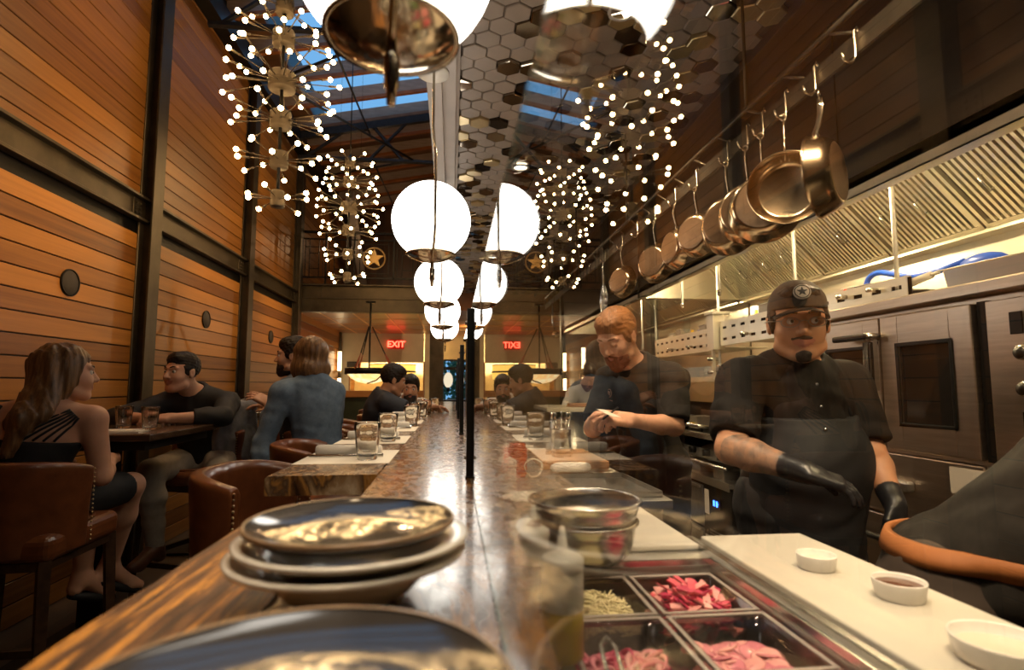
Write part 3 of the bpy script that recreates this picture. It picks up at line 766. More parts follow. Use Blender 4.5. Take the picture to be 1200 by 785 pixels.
# ============================================================ leather bar chairs
M_nail = mat('nailhead', (.45, .33, .18), .3, .9)
def barchair():
    """faces +X, back on the -X side"""
    t = thing('leather_bar_chair', 'x', 'chair', (0, 0, 0))
    mb = MB()
    n = 26; a0, a1 = R(100), R(260); vs = []; nv = 8
    def ring(u):
        a = a0+(a1-a0)*u; ca = abs(u-.5)*2
        top = 1.03-.035*ca**3; bot = .70; rr = .245; sq = 1+.10*abs(math.sin(2*a))**1.0
        th = .03+.012*(1-ca)
        out = []
        for (q, zz) in ((1, bot), (1.015, (bot+top)/2), (1.06, top-.02), (1.045, top), (1-th/.245*.6, top+.006), (1-th/.245*1.15, top-.02), (1-th/.245, (bot+top)/2), (1-th/.245, bot)):
            out.append((math.cos(a)*rr*sq*q, math.sin(a)*rr*sq*q*1.0, zz))
        return out
    for i in range(n+1): vs += ring(i/n)
    fs = [(i*nv+k, i*nv+(k+1) % nv, (i+1)*nv+(k+1) % nv, (i+1)*nv+k) for i in range(n) for k in range(nv)]+[tuple(reversed(range(nv))), tuple(n*nv+k for k in range(nv))]
    mb.add(vs, fs, 0, True).build('backrest', M_leather, t, bevel=.008, sub=1)
    MB().box((0.0, 0, .73), (.45, .46, .10)).build('seat', M_leather, t, bevel=.035, bseg=4)
    MB().tube([(.215*math.cos(a), .215*math.sin(a), .783) for a in [k*2*PI/24 for k in range(24)]], .007, 6, closed=True).build('seat_piping', M_leather, t)
    for e in (0, n):
        mb = MB()
        a = a0 if e == 0 else a1; sg = 1 if e == 0 else -1
        for k in range(17): mb.ell((math.cos(a)*.262+.004, math.sin(a)*.262, .72+k*.0165), (.004, .004, .004), seg=8, rings=5)
        mb.build('nailheads', M_nail, t)
    for sx in (-1, 1):
        for sy in (-1, 1): MB().tube([(sx*.20, sy*.20, .69), (sx*.225, sy*.225, 0)], [.026, .018], 4, smooth=False).build('leg', M_darkwood, t)
    MB().bx(-.215, .215, -.215, -.195, .24, .27).bx(-.215, .215, .195, .215, .24, .27).bx(.195, .215, -.215, .215, .20, .23).bx(-.215, -.195, -.215, .215, .24, .27).build('stretcher', M_darkwood, t)
    MB().bx(-.21, .21, -.21, .21, .655, .685).build('seat_frame', M_darkwood, t)
    return t
c0 = barchair()
chairs = [(-.56, 1.98, -6, 'nearest brown leather chair tucked at the bar, with a nailhead edge'), (-.60, 2.86, 4, 'second brown leather chair at the bar, behind the nearest placemat'), (-.66, 3.45, -4, 'brown leather chair at the bar under the woman in denim'), (-.62, 4.05, 4, 'brown leather chair at the bar between the denim shirt and the dark shirt'),
  (-.66, 4.72, 25, 'leather chair under the dark-shirted man at the bar'), (-.62, 5.42, 0, 'leather chair under the man in the white shirt'), (-1.62, 2.36, 92, 'brown leather chair at far left with its back to the camera'), (-1.64, 3.86, 250, 'leather chair under the seated man at the nearest high table'),
  (-1.40, 4.66, 180, 'leather chair on the aisle side of the second high table'), (-1.40, 5.3, 180, 'leather chair farther along the second high table'), (-1.13, 4.04, 180, 'leather chair under the bearded man behind the denim shirt'), (-1.2, 7.4, 180, 'leather chair beside the far small table')]
for i, (x, y, a, lb) in enumerate(chairs):
    o = c0 if i == 0 else dup(c0, (0, 0, 0)); o.location = (x, y, 0); o.rotation_euler = (0, 0, R(a)); o['label'] = lb; o['group'] = 'brown leather bar chairs'

# ============================================================ high tables
def hightable(x, y, lx, ly, lb):
    t = thing('high_table', lb, 'table', (x, y, 0), group='dark high tables')
    MB().box((0, 0, 1.06), (lx, ly, .034)).build('table_top', mat('table_top', (.07, .038, .02), .22, noise=.4, nscale=4, stretch=(1, 6, 1), coat=.4), t, bevel=.006)
    MB().bx(-lx/2+.04, lx/2-.04, -ly/2+.04, ly/2-.04, 1.0, 1.043).build('apron_frame', M_black, t)
    MB().bx(-.055, .055, -.055, .055, .02, 1.0).build('pedestal', M_black, t, bevel=.004)
    MB().bx(-.26, .26, -.26, .26, 0, .02).build('base', M_black, t, bevel=.004)
hightable(-1.78, 3.12, .80, .74, 'nearest dark high table between the couple at left')
hightable(-1.95, 4.9, .64, .9, 'second dark high table beside the cedar wall')
hightable(-1.75, 7.4, .6, .7, 'small dark table in front of the green booth')
sett('folded_menu', MB().box((0, 0, .003), (.30, .16, .006)).box((.02, .01, .008), (.22, .13, .004)), M_paper, 'white folded paper and napkin on the nearest high table', 'napkin', None, (-1.64, 2.90, 1.077), R(8))
sett('folded_napkin', MB().box((0, 0, .004), (.2, .12, .008)), M_cloth, 'white napkin on the second high table', 'napkin', None, (-1.8, 4.85, 1.077))

# ============================================================ booth, bowl pendant, exit sign, sconces
M_green = mat('green_leather', (.030, .036, .020), .38, noise=.25, nscale=5, coat=.1)
t = thing('booth_bench', 'dark green leather booth with a wood-capped back', 'booth', (-1.13, 9.6, 0))
MB().bx(-1.14, .62, -.05, .12, 0, 1.11).build('backrest', M_green, t, bevel=.02)
MB().bx(-1.14, .62, .12, .6, .2, .48).build('seat', M_green, t, bevel=.03)
MB().bx(-1.16, .66, -.07, .14, 1.11, 1.22).build('wood_cap', M_ceilwood, t, bevel=.004)
t = thing('service_cabinet', 'black cabinet and equipment under the far window', 'cabinet', (-.15, 11.6, 0))
MB().bx(-.25, .8, 0, .5, 0, .98).build('body', M_darkwood, t, bevel=.004)
MB().bx(-.27, .82, -.03, .5, .98, 1.01).build('top', M_black, t)
MB().tube([(.0+.16*math.cos(a), -.03, .82+.2*math.sin(a)) for a in [k*PI/10 for k in range(-12, 3)]], .018, 8).build('hose', M_black, t)

M_alab, nt, b = newmat('alabaster')
nz = node(nt, 'ShaderNodeTexNoise'); nz.inputs['Scale'].default_value = 5; nz.inputs['Distortion'].default_value = 1.5; nt.links.new(coords(nt).outputs[0], nz.inputs['Vector'])
r_ = ramp(nt, nz.outputs['Fac'], [(.35, (.95, .55, .18)), (.65, (1, .85, .5))])
nt.links.new(r_.outputs[0], b.inputs['Base Color']); nt.links.new(r_.outputs[0], b.inputs['Emission Color']); b.inputs['Emission Strength'].default_value = 1.6
t = thing('bowl_pendant', 'wide bronze ring pendant with a glowing alabaster bowl and three leather straps', 'pendant light', (-1.09, 7.5, 1.48))
MB().lathe([(.30, -.03), (.315, -.03), (.315, .05), (.30, .05), (.30, -.03)], seg=48).build('ring', M_black, t)
MB().lathe([(0, -.15), (.06, -.148), (.15, -.125), (.23, -.08), (.295, -.01), (.29, -.005), (.22, -.07), (.14, -.115), (.0, -.14)], seg=48).build('bowl', M_alab, t)
M_strap = mat('red_leather', (.30, .06, .02), .45)
for k in range(3):
    a = R(-90)+k*2*PI/3+R(95)
    p = [(.31*math.cos(a), .31*math.sin(a), .03), (.20*math.cos(a), .20*math.sin(a), .24), (.03*math.cos(a), .03*math.sin(a), .60)]
    s_ = MB().tube([p[1], p[2]], .008, 6).build('strap', M_black, t); MB().tube([p[0], p[1]], [.030, .009], 6, flat=.35).build('leather_wrap', M_strap, s_)
MB().cyl((0, 0, -.02), (0, 0, .94), .012, seg=8).build('stem', M_black, t)
MB().lathe([(0, .0), (.07, 0), (.06, -.02), (0, -.02)], (0, 0, .94), 20).build('canopy', M_black, t)
MB().tube([(.0, -.16, -.15), (.12, -.20, -.11), (.22, -.24, -.02)], .009, 6).build('bowl_rib', M_black, t)
M_drum = emat('amber_drum', (1, .55, .10), 1.8)
t = thing('drum_light', 'amber drum ceiling light in the room behind the opening', 'pendant light', (-1.35, 13.0, 1.60))
MB().lathe([(.50, -.15), (.51, -.15), (.51, .17), (.50, .17), (.50, -.15)], seg=40).build('shade', M_drum, t)
MB().lathe([(.515, .0), (.52, .0), (.52, .04), (.515, .04)], seg=40).lathe([(.515, .17), (.52, .17), (.52, .19), (.515, .19)], seg=40).build('band', M_black, t)
MB().cyl((0, 0, .1), (0, 0, .82), .01, seg=6).build('stem', M_black, t)
# exit sign
t = thing('exit_sign', 'red lit EXIT sign on the cream wall above the opening', 'sign', (-1.21, BY-.04, 2.19))
M_red = emat('exit_red', (1, .06, .03), 9)
MB().bx(-.17, .17, 0, .04, -.10, .10).build('housing', mat('exit_glass', (.30, .03, .02), .3, emit=(1, .03, .01), estr=.25), t, bevel=.003)
cu = bpy.data.curves.new('lettering', 'FONT'); cu.body = 'EXIT'; cu.size = .185; cu.align_x = 'CENTER'; cu.align_y = 'CENTER'; cu.extrude = .004; cu.offset = .003
to = bpy.data.objects.new('lettering', cu); COL.objects.link(to); dg = bpy.context.evaluated_depsgraph_get(); dg.update()
me = bpy.data.meshes.new_from_object(to.evaluated_get(dg)); bpy.data.objects.remove(to)
lo = bpy.data.objects.new('lettering', me); COL.objects.link(lo); lo.parent = t; lo.location = (0, -.005, 0); lo.rotation_euler = (PI/2, 0, 0); me.materials.clear(); me.materials.append(M_red)
# sconces on the left wall, back part, with mirrored panel
M_sc = emat('sconce_tube', (1, .72, .38), 9)
for k, (y, z, lb) in enumerate(((9.9, 1.80, 'upper tube sconce on the wall nearest the woman in denim'), (9.9, 1.26, 'lower tube sconce on the wall nearest the woman in denim'), (11.6, 1.80, 'upper tube sconce deeper along the wall'), (11.6, 1.26, 'lower tube sconce deeper along the wall'))):
    t = thing('tube_sconce', lb, 'wall light', (WX+.05, y, z), group='tube sconces by the booth')
    MB().cyl((.03, 0, -.19), (.03, 0, .19), .036, seg=14).build('lamp_tube', M_sc, t); MB().bx(-.05, .03, -.02, .02, -.03, .03).bx(-.03, .06, -.04, .04, -.22, -.192).build('bracket', M_brass, t)
t = thing('wall_speaker_box', 'small black box speaker on the cream back wall', 'speaker', (-2.08, BY-.12, 1.75))
MB().box((0, 0, 0), (.26, .14, .12)).build('body', M_black, t, bevel=.01); MB().box((0, -.07, 0), (.22, .01, .09)).build('grille', M_disc, t)
t = thing('garden_lantern', 'white oval lantern hanging outside the far window', 'lantern', (-.1, 14.6, 1.45))
MB().ell((0, 0, 0), (.12, .12, .20), seg=20, rings=14).build('shade', emat('lantern_glow', (1, .85, .6), .9), t); MB().cyl((0, 0, -.30), (0, 0, -.19), .04, .05, 12).build('collar', M_black, t); MB().cyl((0, 0, .19), (0, 0, 2), .008, seg=6).build('cord', M_black, t)
# ============================================================ prep counter on the kitchen side
PZ = .93
t = thing('prep_counter', 'stainless steel prep counter with a sunken refrigerated rail', 'counter', (0, 0, 0))
mb = MB()
W0, W1, Y0, Y1 = .165, .535, .02, 1.14          # well opening
mb.bx(.092, W0, -.5, Y1, PZ-.03, PZ).bx(W1, .83, -.5, Y1, PZ-.03, PZ).bx(.092, .83, Y1, 1.315, PZ-.03, PZ).bx(.092, .575, 1.315, 1.78, PZ-.03, PZ).bx(.092, .72, 1.78, 4.35, PZ-.03, PZ).bx(W0, W1, -.5, Y0, PZ-.03, PZ)
mb.build('worktop', M_steelb, t, bevel=.003)
mb = MB().bx(W0-.004, W0, Y0, Y1, PZ-.20, PZ-.002).bx(W1, W1+.004, Y0, Y1, PZ-.20, PZ-.002).bx(W0, W1, Y1, Y1+.004, PZ-.20, PZ-.002).bx(W0, W1, Y0-.004, Y0, PZ-.20, PZ-.002).bx(W0, W1, Y0, Y1, PZ-.21, PZ-.20)
mb.build('well', M_steelb, t)
MB().bx(W1+.0, W1+.006, Y0, Y1+.006, PZ, PZ+.012).bx(W0, W1+.006, Y1, Y1+.006, PZ, PZ+.012).build('raised_lip', M_steel, t)
mb = MB().bx(.12, .80, -.5, 1.30, .12, PZ-.215).bx(.12, .80, 1.15, 1.30, PZ-.215, PZ-.03).bx(.12, .545, 1.30, 1.80, .12, PZ-.03).bx(.12, .69, 1.80, 4.3, .12, PZ-.03).bx(.545, .80, -.5, 1.15, PZ-.215, PZ-.03).bx(.12, .155, -.5, 1.15, PZ-.215, PZ-.03)
mb.build('cabinet_body', M_steeld, t)
for fx, ya, yb in ((.80, -.45, .40), (.80, .42, 1.28), (.69, 1.84, 2.62), (.69, 2.64, 3.44), (.69, 3.46, 4.26)):
    d = MB().bx(fx, fx+.015, ya, yb, .16, .86).build('door', M_steelb, t, bevel=.003); MB().bx(fx+.015, fx+.035, ya+.04, yb-.04, .80, .825).build('handle', M_steel, d)
mb = MB()
for x in (.16, .52):
    for y in (-.4, 1.5, 4.2): mb.cyl((x, y, 0), (x, y, .13), .025, seg=10)
mb.build('foot', M_steeld, t)
M_poly = mat('white_cutting_board', (.74, .69, .60), .45, noise=.03, nscale=12, bmp=.05, nscale_=0) if False else mat('white_cutting_board', (.50, .465, .40), .42, noise=.03, nscale=12)
sett('cutting_board', MB().bx(.585, .835, -.3, 1.29, 0, .014), M_poly, 'long white cutting board along the cooks\' side of the prep counter', 'cutting board', None, (0, 0, PZ+.004), bevel=.004)
tag(MB().bx(.57, .845, -.4, 1.31, PZ+.0005, PZ+.004).bx(.56, .575, -.4, 1.31, PZ+.0005, PZ+.014).build('board_rail', M_steel, bevel=.002), 'raised stainless rail under the long white cutting board', 'shelf')
sett('cutting_board', MB().bx(.38, .56, 1.24, 1.68, 0, .012), M_poly, 'shorter white cutting board behind the mixing bowl', 'cutting board', None, (0, 0, PZ+.0005), bevel=.004)
M_block = mat('maple_block', (.40, .20, .08), .5, noise=.2, nscale=3, stretch=(8, 1, 8))
sett('wooden_board', MB().bx(.40, .70, 2.45, 2.95, 0, .035), M_block, 'brown wooden carving board in front of the bearded cook', 'cutting board', None, (0, 0, PZ+.0005), bevel=.005)

def frosted(name, col, fac):
    m, nt, b = newmat(name); b.inputs['Base Color'].default_value = (*col, 1); b.inputs['Roughness'].default_value = .3
    tr = node(nt, 'ShaderNodeBsdfTransparent'); mx = nt.nodes.new('ShaderNodeMixShader'); mx.inputs[0].default_value = fac
    out = nt.nodes['Material Output']; nt.links.new(tr.outputs[0], mx.inputs[1]); nt.links.new(b.outputs[0], mx.inputs[2]); nt.links.new(mx.outputs[0], out.inputs[0])
    MATS[name] = m; return m
# insert pans with food
M_pclear = glassmat('polycarbonate', (.86, .83, .80))
M_plast = glassmat('clear_plastic', (.80, .76, .74))
def insert(x0, x1, y0, y1, lb):
    t = thing('insert_pan', lb, 'food pan', ((x0+x1)/2, (y0+y1)/2, PZ-.012), group='clear insert pans in the cold rail')
    hx, hy = (x1-x0)/2-.002, (y1-y0)/2-.002; D = .10; w = .0022
    mb = MB(); ins = .012; vs = []
    def rr(hx, hy, r, z):
        out = []
        for (cx, cy, a0) in ((hx-r, hy-r, 0), (-hx+r, hy-r, 90), (-hx+r, -hy+r, 180), (hx-r, -hy+r, 270)):
            for k in range(5): a = R(a0+k*22.5); out.append((cx+r*math.cos(a), cy+r*math.sin(a), z))
        return out
    loops = [rr(hx, hy, .008, -.004), rr(hx, hy, .008, 0), rr(hx-.009, hy-.009, .012, .0005), rr(hx-.011, hy-.011, .014, -.003), rr(hx-.016, hy-.016, .018, -D+.01), rr(hx-.026, hy-.026, .018, -D), rr(hx-.024, hy-.024, .02, -D-w), rr(hx-.014, hy-.014, .02, -D+.008), rr(hx-.009, hy-.009, .016, -.004)]
    n = 20; vs = [v for l in loops for v in l]; fs = []
    for i in range(len(loops)):
        j = (i+1) % len(loops)
        if i == 5: continue
        fs += [(i*n+k, i*n+(k+1) % n, j*n+(k+1) % n, j*n+k) for k in range(n)]
    fs += [tuple(5*n+k for k in range(n)), tuple(6*n+k for k in range(n))]
    mb.add(vs, fs, 0, True).build('pan_body', M_plast, t)
    MB().bx(-hx, hx, -hy, -hy+.007, 0, .0015).bx(-hx, hx, hy-.007, hy, 0, .0015).bx(-hx, -hx+.007, -hy, hy, 0, .0015).bx(hx-.007, hx, -hy, hy, 0, .0015).build('rim', frosted('rim_plastic', (.62, .55, .50), .5), t, bevel=.0006)
    return ((x0+x1)/2, (y0+y1)/2, hx-.022, hy-.022)
cells = {}
cols = ((.175, .35), (.355, .53)); rows = ((.935, 1.125), (.735, .93), (.535, .73), (.335, .53))
lbs = {(0, 0): 'clear insert pan of pale shredded cheese', (1, 0): 'clear insert pan heaped with pink watermelon radish', (0, 1): 'clear insert pan of pickled red onion rings', (1, 1): 'clear insert pan of pale pink pickled slices', (0, 2): 'clear insert pan nearest the oil bottle', (1, 2): 'clear insert pan at the bottom edge, below the pale pink slices', (0, 3): 'clear insert pan closest to the camera, left column', (1, 3): 'clear insert pan closest to the camera, right column'}
for r_i, (y0, y1) in enumerate(rows):
    for c_i, (x0, x1) in enumerate(cols): cells[(c_i, r_i)] = insert(x0, x1, y0, y1, lbs[(c_i, r_i)])
mb = MB().bx(.165, .172, .02, 1.14, PZ-.016, PZ-.012).bx(.351, .354, .02, 1.14, PZ-.024, PZ-.018)
for y in (.533, .7325, .9325, 1.128): mb.bx(.166, .534, y-.003, y+.003, PZ-.024, PZ-.018)
tag(mb.build('pan_divider_bars', M_steel), 'stainless divider bars between the insert pans', 'rack')
def food(name, cell, mats, lb, cat, fn, n, z0, seed):
    cx, cy, hx, hy = cells[cell]; rr = random.Random(seed); mb = MB()
    for i in range(n): fn(mb, rr, cx+rr.uniform(-hx, hx)*.92, cy+rr.uniform(-hy, hy)*.9, PZ-.012+z0+rr.random()*.02, i)
    o = mb.build(name, mats); tag(o, lb, cat, None, 'stuff'); return o
def shred(mb, rr, x, y, z, i):
    a = rr.uniform(0, 6.3); L = rr.uniform(.008, .018); q = rr.uniform(-.3, .5)
    hump = .02*max(0, 1-((x-.262)/.07)**2-((y-1.03)/.08)**2); z += hump
    mb.tube([(x-L*math.cos(a), y-L*math.sin(a), z), (x, y, z+L*q*.5), (x+L*math.cos(a), y+L*math.sin(a), z+L*q)], .0019, 4)
def strip(mb, rr, x, y, z, i):
    a = rr.uniform(0, 6.3); L = rr.uniform(.018, .032); e = rr.uniform(-.4, .7); w = .007
    hump = .045*max(0, 1-((x-.455)/.065)**2-((y-1.035)/.085)**2); z += hump*rr.uniform(.5, 1)
    d = Vector((math.cos(a), math.sin(a), e)); s = Vector((-math.sin(a), math.cos(a), rr.uniform(-.5, .5)))*w; u = Vector((0, 0, .003)); c = Vector((x, y, z))
    mb.add([c-d*L-s, c+d*L*.9-s, c+d*L+s, c-d*L+s, c-d*L-s+u, c+d*L*.9-s+u, c+d*L+s+u, c-d*L+s+u], [(0,3,2,1),(4,5,6,7),(0,1,5,4),(1,2,6,5),(2,3,7,6),(3,0,4,7)], i % 3)
def onion(mb, rr, x, y, z, i):
    r = rr.uniform(.012, .024); M_ = Euler((rr.uniform(-.9, .9), rr.uniform(-.9, .9), rr.uniform(0, 6))).to_matrix(); a1 = rr.uniform(3.5, 6.2)
    mb.tube([Vector((x, y, z))+M_ @ Vector((r*math.cos(a1*k/12), r*math.sin(a1*k/12), 0)) for k in range(13)], .0028, 6, i % 2, flat=1.6)
def slices(mb, rr, x, y, z, i):
    M_ = Euler((rr.uniform(-.35, .35), rr.uniform(-.35, .35), 0)).to_matrix()
    mb.lathe([(0, 0), (.019, .0), (.021, .0015), (.019, .003), (0, .003)], (x, y, z), 14, i % 2, M_)
M_ch = mat('grated_cheese', (.82, .72, .42), .6); M_p1 = mat('radish_pink', (.70, .10, .15), .3); M_p2 = mat('radish_pale', (.75, .34, .32), .3); M_p3 = mat('radish_deep', (.50, .03, .10), .3)
M_o1 = mat('onion_red', (.50, .06, .12), .25); M_o2 = mat('onion_pink', (.62, .20, .25), .25)
food('grated_cheese', (0, 0), M_ch, 'pale grated cheese filling its pan', 'cheese', shred, 900, -.045, 1)
food('radish_strips', (1, 0), [M_p1, M_p2, M_p3], 'heap of bright pink radish strips', 'vegetables', strip, 260, -.055, 2)
food('pickled_onion_rings', (0, 1), [M_o1, M_o2], 'dark red pickled onion rings', 'vegetables', onion, 220, -.068, 3)
food('pickled_slices', (1, 1), [M_p2, M_o2], 'pale pink pickled slices lying flat', 'vegetables', slices, 230, -.060, 4)
food('herb_salad', (0, 2), mat('greens', (.12, .22, .04), .5), 'green herbs in the pan nearest the oil bottle', 'vegetables', slices, 160, -.06, 5)
food('toasted_nuts', (1, 2), mat('nuts', (.30, .14, .05), .5), 'brown toasted nuts in the pan below the pale pink slices', 'food', slices, 200, -.065, 6)
# drips/side tray with spoon
sett('wire_tongs', MB().tube([(0, -.09, 0), (0, .08, .01), (.01, .10, .012)], .003, 6).tube([(0.02, -.09, 0), (.02, .08, .01), (.01, .10, .012)], .003, 6), M_steel, 'small steel tongs beside the front oil bottle', 'tongs', None, (.195, .70, PZ+.004), R(-8))

# ramekins
def ramekin(r, h, fill, name='ramekin'):
    t = thing(name, 'x', 'bowl', (0, 0, 0))
    MB().lathe([(0, 0), (r*.86, 0), (r*.90, .003), (r, h-.002), (r*.985, h), (r*.95, h-.002), (r*.86, .006), (0, .005)], seg=48).build('dish', M_wplate, t)
    MB().lathe([(0, h*fill), (r*.91, h*fill)], seg=36).build('contents', mat('sauce_dark', (.10, .035, .015), .12) if fill > .62 else mat('sauce_cream', (.62, .55, .44), .3), t)
    return t
for (x, y, r, h, f_, lb) in ((.705, 1.04, .036, .028, .55, 'small white ramekin at the far end of the long white board'), (.745, .885, .040, .030, .72, 'white ramekin of dark sauce in the middle of the long white board'), (.705, .672, .058, .030, .5, 'larger white dish at the near end of the long white board')):
    o = ramekin(r, h, f_); o.location = (x, y, PZ+.0185); o['label'] = lb; o['group'] = 'white dishes on the long cutting board'

# mixing bowls
def mixbowl(r, h, m, name, lb, loc):
    t = thing(name, lb, 'bowl', loc)
    pr = [(0, 0)]+[(r*math.sin(a)**.62*1.0 if a > 0 else 0, h*(1-math.cos(a))) for a in [R(d) for d in (18, 30, 42, 54, 66, 78, 88)]]
    pr = [(0, 0), (r*.52, .0), (r*.70, h*.08), (r*.84, h*.25), (r*.92, h*.5), (r*.965, h*.78), (r*.985, h), (r*1.02, h+.001), (r*1.045, h-.002), (r*1.04, h+.003), (r*1.0, h+.005), (r*.965, h+.002), (r*.94, h*.78), (r*.895, h*.5), (r*.81, h*.26), (r*.68, h*.11), (r*.5, h*.04), (0, h*.04)]
    MB().lathe(pr, seg=72).build('bowl_body', m, t)
    return t
mixbowl(.108, .085, M_steel, 'mixing_bowl', 'lower stainless steel mixing bowl on the prep counter', (.285, 1.19, PZ+.0005))
mixbowl(.117, .072, M_steel, 'mixing_bowl', 'upper wide stainless mixing bowl nested in the lower one', (.285, 1.195, PZ+.055))
MATS['steel'] = M_steel

# squeeze bottles
M_sqz = frosted('squeeze_plastic', (.88, .84, .72), .84)
def squeeze(x, y, h, r, liq, lvl, lb, tip=None, cut=True):
    t = thing('squeeze_bottle', lb, 'bottle', (x, y, PZ+.0005), group='squeeze bottles on the prep counter')
    lowm = frosted('squeeze_'+liq.name, tuple(liq.node_tree.nodes['Principled BSDF'].inputs['Base Color'].default_value)[:3], .6)
    MB().lathe([(0, 0), (r*.92, 0), (r, .004), (r, h*lvl)], seg=36, mi=1).lathe([(r, h*lvl), (r, h*.78), (r*.96, h*.80)], seg=36).build('bottle_body', [M_sqz, lowm], t)
    MB().lathe([(0, .005), (r*.91, .006), (r*.91, h*lvl), (0, h*lvl)], seg=32).build('contents', liq, t)
    tp = tip or mat('nozzle_plastic', (.80, .74, .62), .4)
    c = MB().lathe([(r*1.03, h*.77), (r*1.05, h*.84), (r*.95, h*.86), (r*.5, h*.90), (r*.26, h*.92), (r*.13, h*1.12), (0, h*1.12)], seg=30).build('cap', mat('nozzle_plastic', (.80, .74, .62), .4), t)
    if tip: MB().lathe([(r*.55, h*.895), (r*.30, h*.925), (r*.12, h*1.02), (0, h*1.14)], seg=16).build('nozzle', tip, c)
M_oil = mat('olive_oil', (.72, .52, .015), .15); M_mayo = mat('cream_sauce', (.75, .58, .30), .3); M_brn = mat('brown_tip', (.20, .07, .03), .5)
squeeze(.155, .785, .155, .0285, M_oil, .42, 'nearest squeeze bottle, half full of yellow oil')
squeeze(.139, .955, .15, .026, mat('dark_vinegar', (.08, .04, .03), .1), .5, 'squeeze bottle with a brown nozzle behind the yellow oil bottle', M_brn)
squeeze(.122, 1.03, .12, .020, M_mayo, .4, 'small squeeze bottle at the edge of the wooden bar ledge')
squeeze(.150, 1.56, .19, .030, M_mayo, .35, 'tall farther squeeze bottle left of the mixing bowls')
sett('plastic_tub', MB().lathe([(0, 0), (.048, 0), (.056, .09), (.060, .092), (.060, .098), (.053, .098), (.047, .006), (0, .004)], seg=36), M_sqz, 'translucent plastic tub left of the mixing bowls', 'tub', None, (.185, 1.40, PZ+.0005))
sett('plastic_tub', MB().lathe([(0, 0), (.04, 0), (.046, .06), (.05, .062), (.05, .068), (.044, .068), (.039, .006), (0, .004)], seg=36), M_sqz, 'low plastic tub behind the small squeeze bottle', 'tub', None, (.175, 1.24, PZ+.0005))
# pass: towels, tickets, utensils crock, plates, heat-lit shelf
sett('kitchen_towel', MB().tube([(-.09, 0, .022), (-.03, .004, .026), (.04, -.003, .024), (.10, .002, .022)], [.020, .024, .023, .021], 12, flat=1.3), M_cloth, 'folded white towel beside the wooden board', 'towel', None, (.50, 2.36, PZ+.0005), R(6), sub=1)
sett('paper_stack', MB().box((0, 0, .004), (.22, .30, .008), (0, 0, .1)).box((.01, .02, .012), (.20, .28, .008), (0, 0, -.12)).box((.0, -.01, .018), (.18, .22, .003), (.04, .05, .2)), M_paper, 'loose stack of white papers on the pass', 'papers', None, (.36, 3.2, PZ+.0005))
sett('receipt_curl', MB().tube([(.035*math.cos(a)*(1+.1*math.sin(3*a)), a*.004, .04+.035*math.sin(a)) for a in [k*.35 for k in range(-6, 30)]], .0035, 6, flat=.3), M_paper, 'curled string of white twine in front of the wooden board', 'string', None, (.33, 2.25, PZ+.0005))
sett('red_sauce_jar', MB().lathe([(0, 0), (.035, 0), (.04, .01), (.04, .11), (.034, .12), (.034, .135), (0, .135)], seg=28), mat('red_sauce', (.50, .07, .015), .2, coat=.4), 'tall jar of red sauce on the pass', 'jar', None, (.27, 2.3, PZ+.0005))
t = thing('utensil_crock', 'steel crock holding a few utensils on the pass', 'container', (.60, 3.05, PZ+.0005))
MB().lathe([(0, 0), (.052, 0), (.055, .003), (.055, .13), (.058, .132), (.053, .132), (.052, .006), (0, .005)], seg=32).build('crock', M_steel, t)
for k in range(5): tag(MB().tube([(.015*math.cos(k*1.3), .015*math.sin(k*1.3), .012), (.05*math.cos(k*1.3), .05*math.sin(k*1.3), .19)], .0035, 6).ell((.053*math.cos(k*1.3), .053*math.sin(k*1.3), .205), (.012, .007, .02), seg=10, rings=6).build('spoon', M_steel), 'steel spoon standing in the crock on the pass', 'spoon', 'spoons in the steel crock').location = (.60, 3.05, PZ+.002)
sett('baking_tray', MB().bx(-.14, .14, -.2, .2, 0, .003).bx(-.14, -.136, -.2, .2, 0, .02).bx(.136, .14, -.2, .2, 0, .02).bx(-.14, .14, .196, .2, 0, .02).bx(-.14, .14, -.2, -.196, 0, .02), M_steeld, 'dull steel tray near the bearded cook', 'tray', None, (.555, 2.02, PZ+.0005), R(2))
# pass ledge with lit top and steel drum below
t = thing('pass_station', 'raised steel pass station with a bright lit top and round steel end', 'counter', (.95, 4.6, 0))
MB().bx(-.20, .28, -.2, .5, 1.09, 1.125).build('top', mat('pass_top', (.72, .62, .45), .35), t, bevel=.006)
MB().lathe([(0, .02), (.16, .02), (.16, 1.09), (0, 1.09)], seg=36, c=(.03, .05, 0)).build('round_base', M_steelb, t)
sett('bread_board', MB().box((0, 0, .015), (.16, .12, .03)), M_block, 'small orange-brown board on the lit pass', 'cutting board', None, (1.05, 4.6, 1.1255), bevel=.004)
sett('pass_plate', MB().lathe([(0, 0), (.07, 0), (.12, .012), (.118, .015), (.07, .004), (0, .004)], seg=40), M_wplate, 'white plate on the pass, left of the lit top', 'plate', None, (.45, 3.75, PZ+.0005))

# ============================================================ pot rail with hanging pans
RX, RZ = .95, 2.085
M_pan = mat('pan_steel_warm_tinted', (.58, .43, .27), .18, 1, noise=.15, nscale=7, rvar=.08)  # brassy tint stands for warm light reflected in plain steel
M_panb = mat('pan_bottom', (.24, .145, .08), .36, .85, noise=.4, nscale=9)
t = thing('pot_rail', 'long dark flat-bar pot rail hung above the cooks', 'rail', (RX, 3.0, RZ))
MB().bx(-.004, .004, -2.9, 2.6, .0, .05).build('flat_bar', M_bronze, t)
MB().tube([(.0, -2.9, .115), (.0, 2.6, .115)], .008, 8).build('upper_rod', M_bronze, t)
mb = MB()
for k in range(28): mb.tube([(0, -2.85+k*.2, .05), (0, -2.75+k*.2, .112)], .004, 5)
mb.build('lattice', M_bronze, t)
for k in range(5): MB().cyl((0, -2.6+k*1.25, .115), (0, -2.6+k*1.25, 2.70-RZ), .006, seg=6).build('hanger_rod', M_bronze, t)
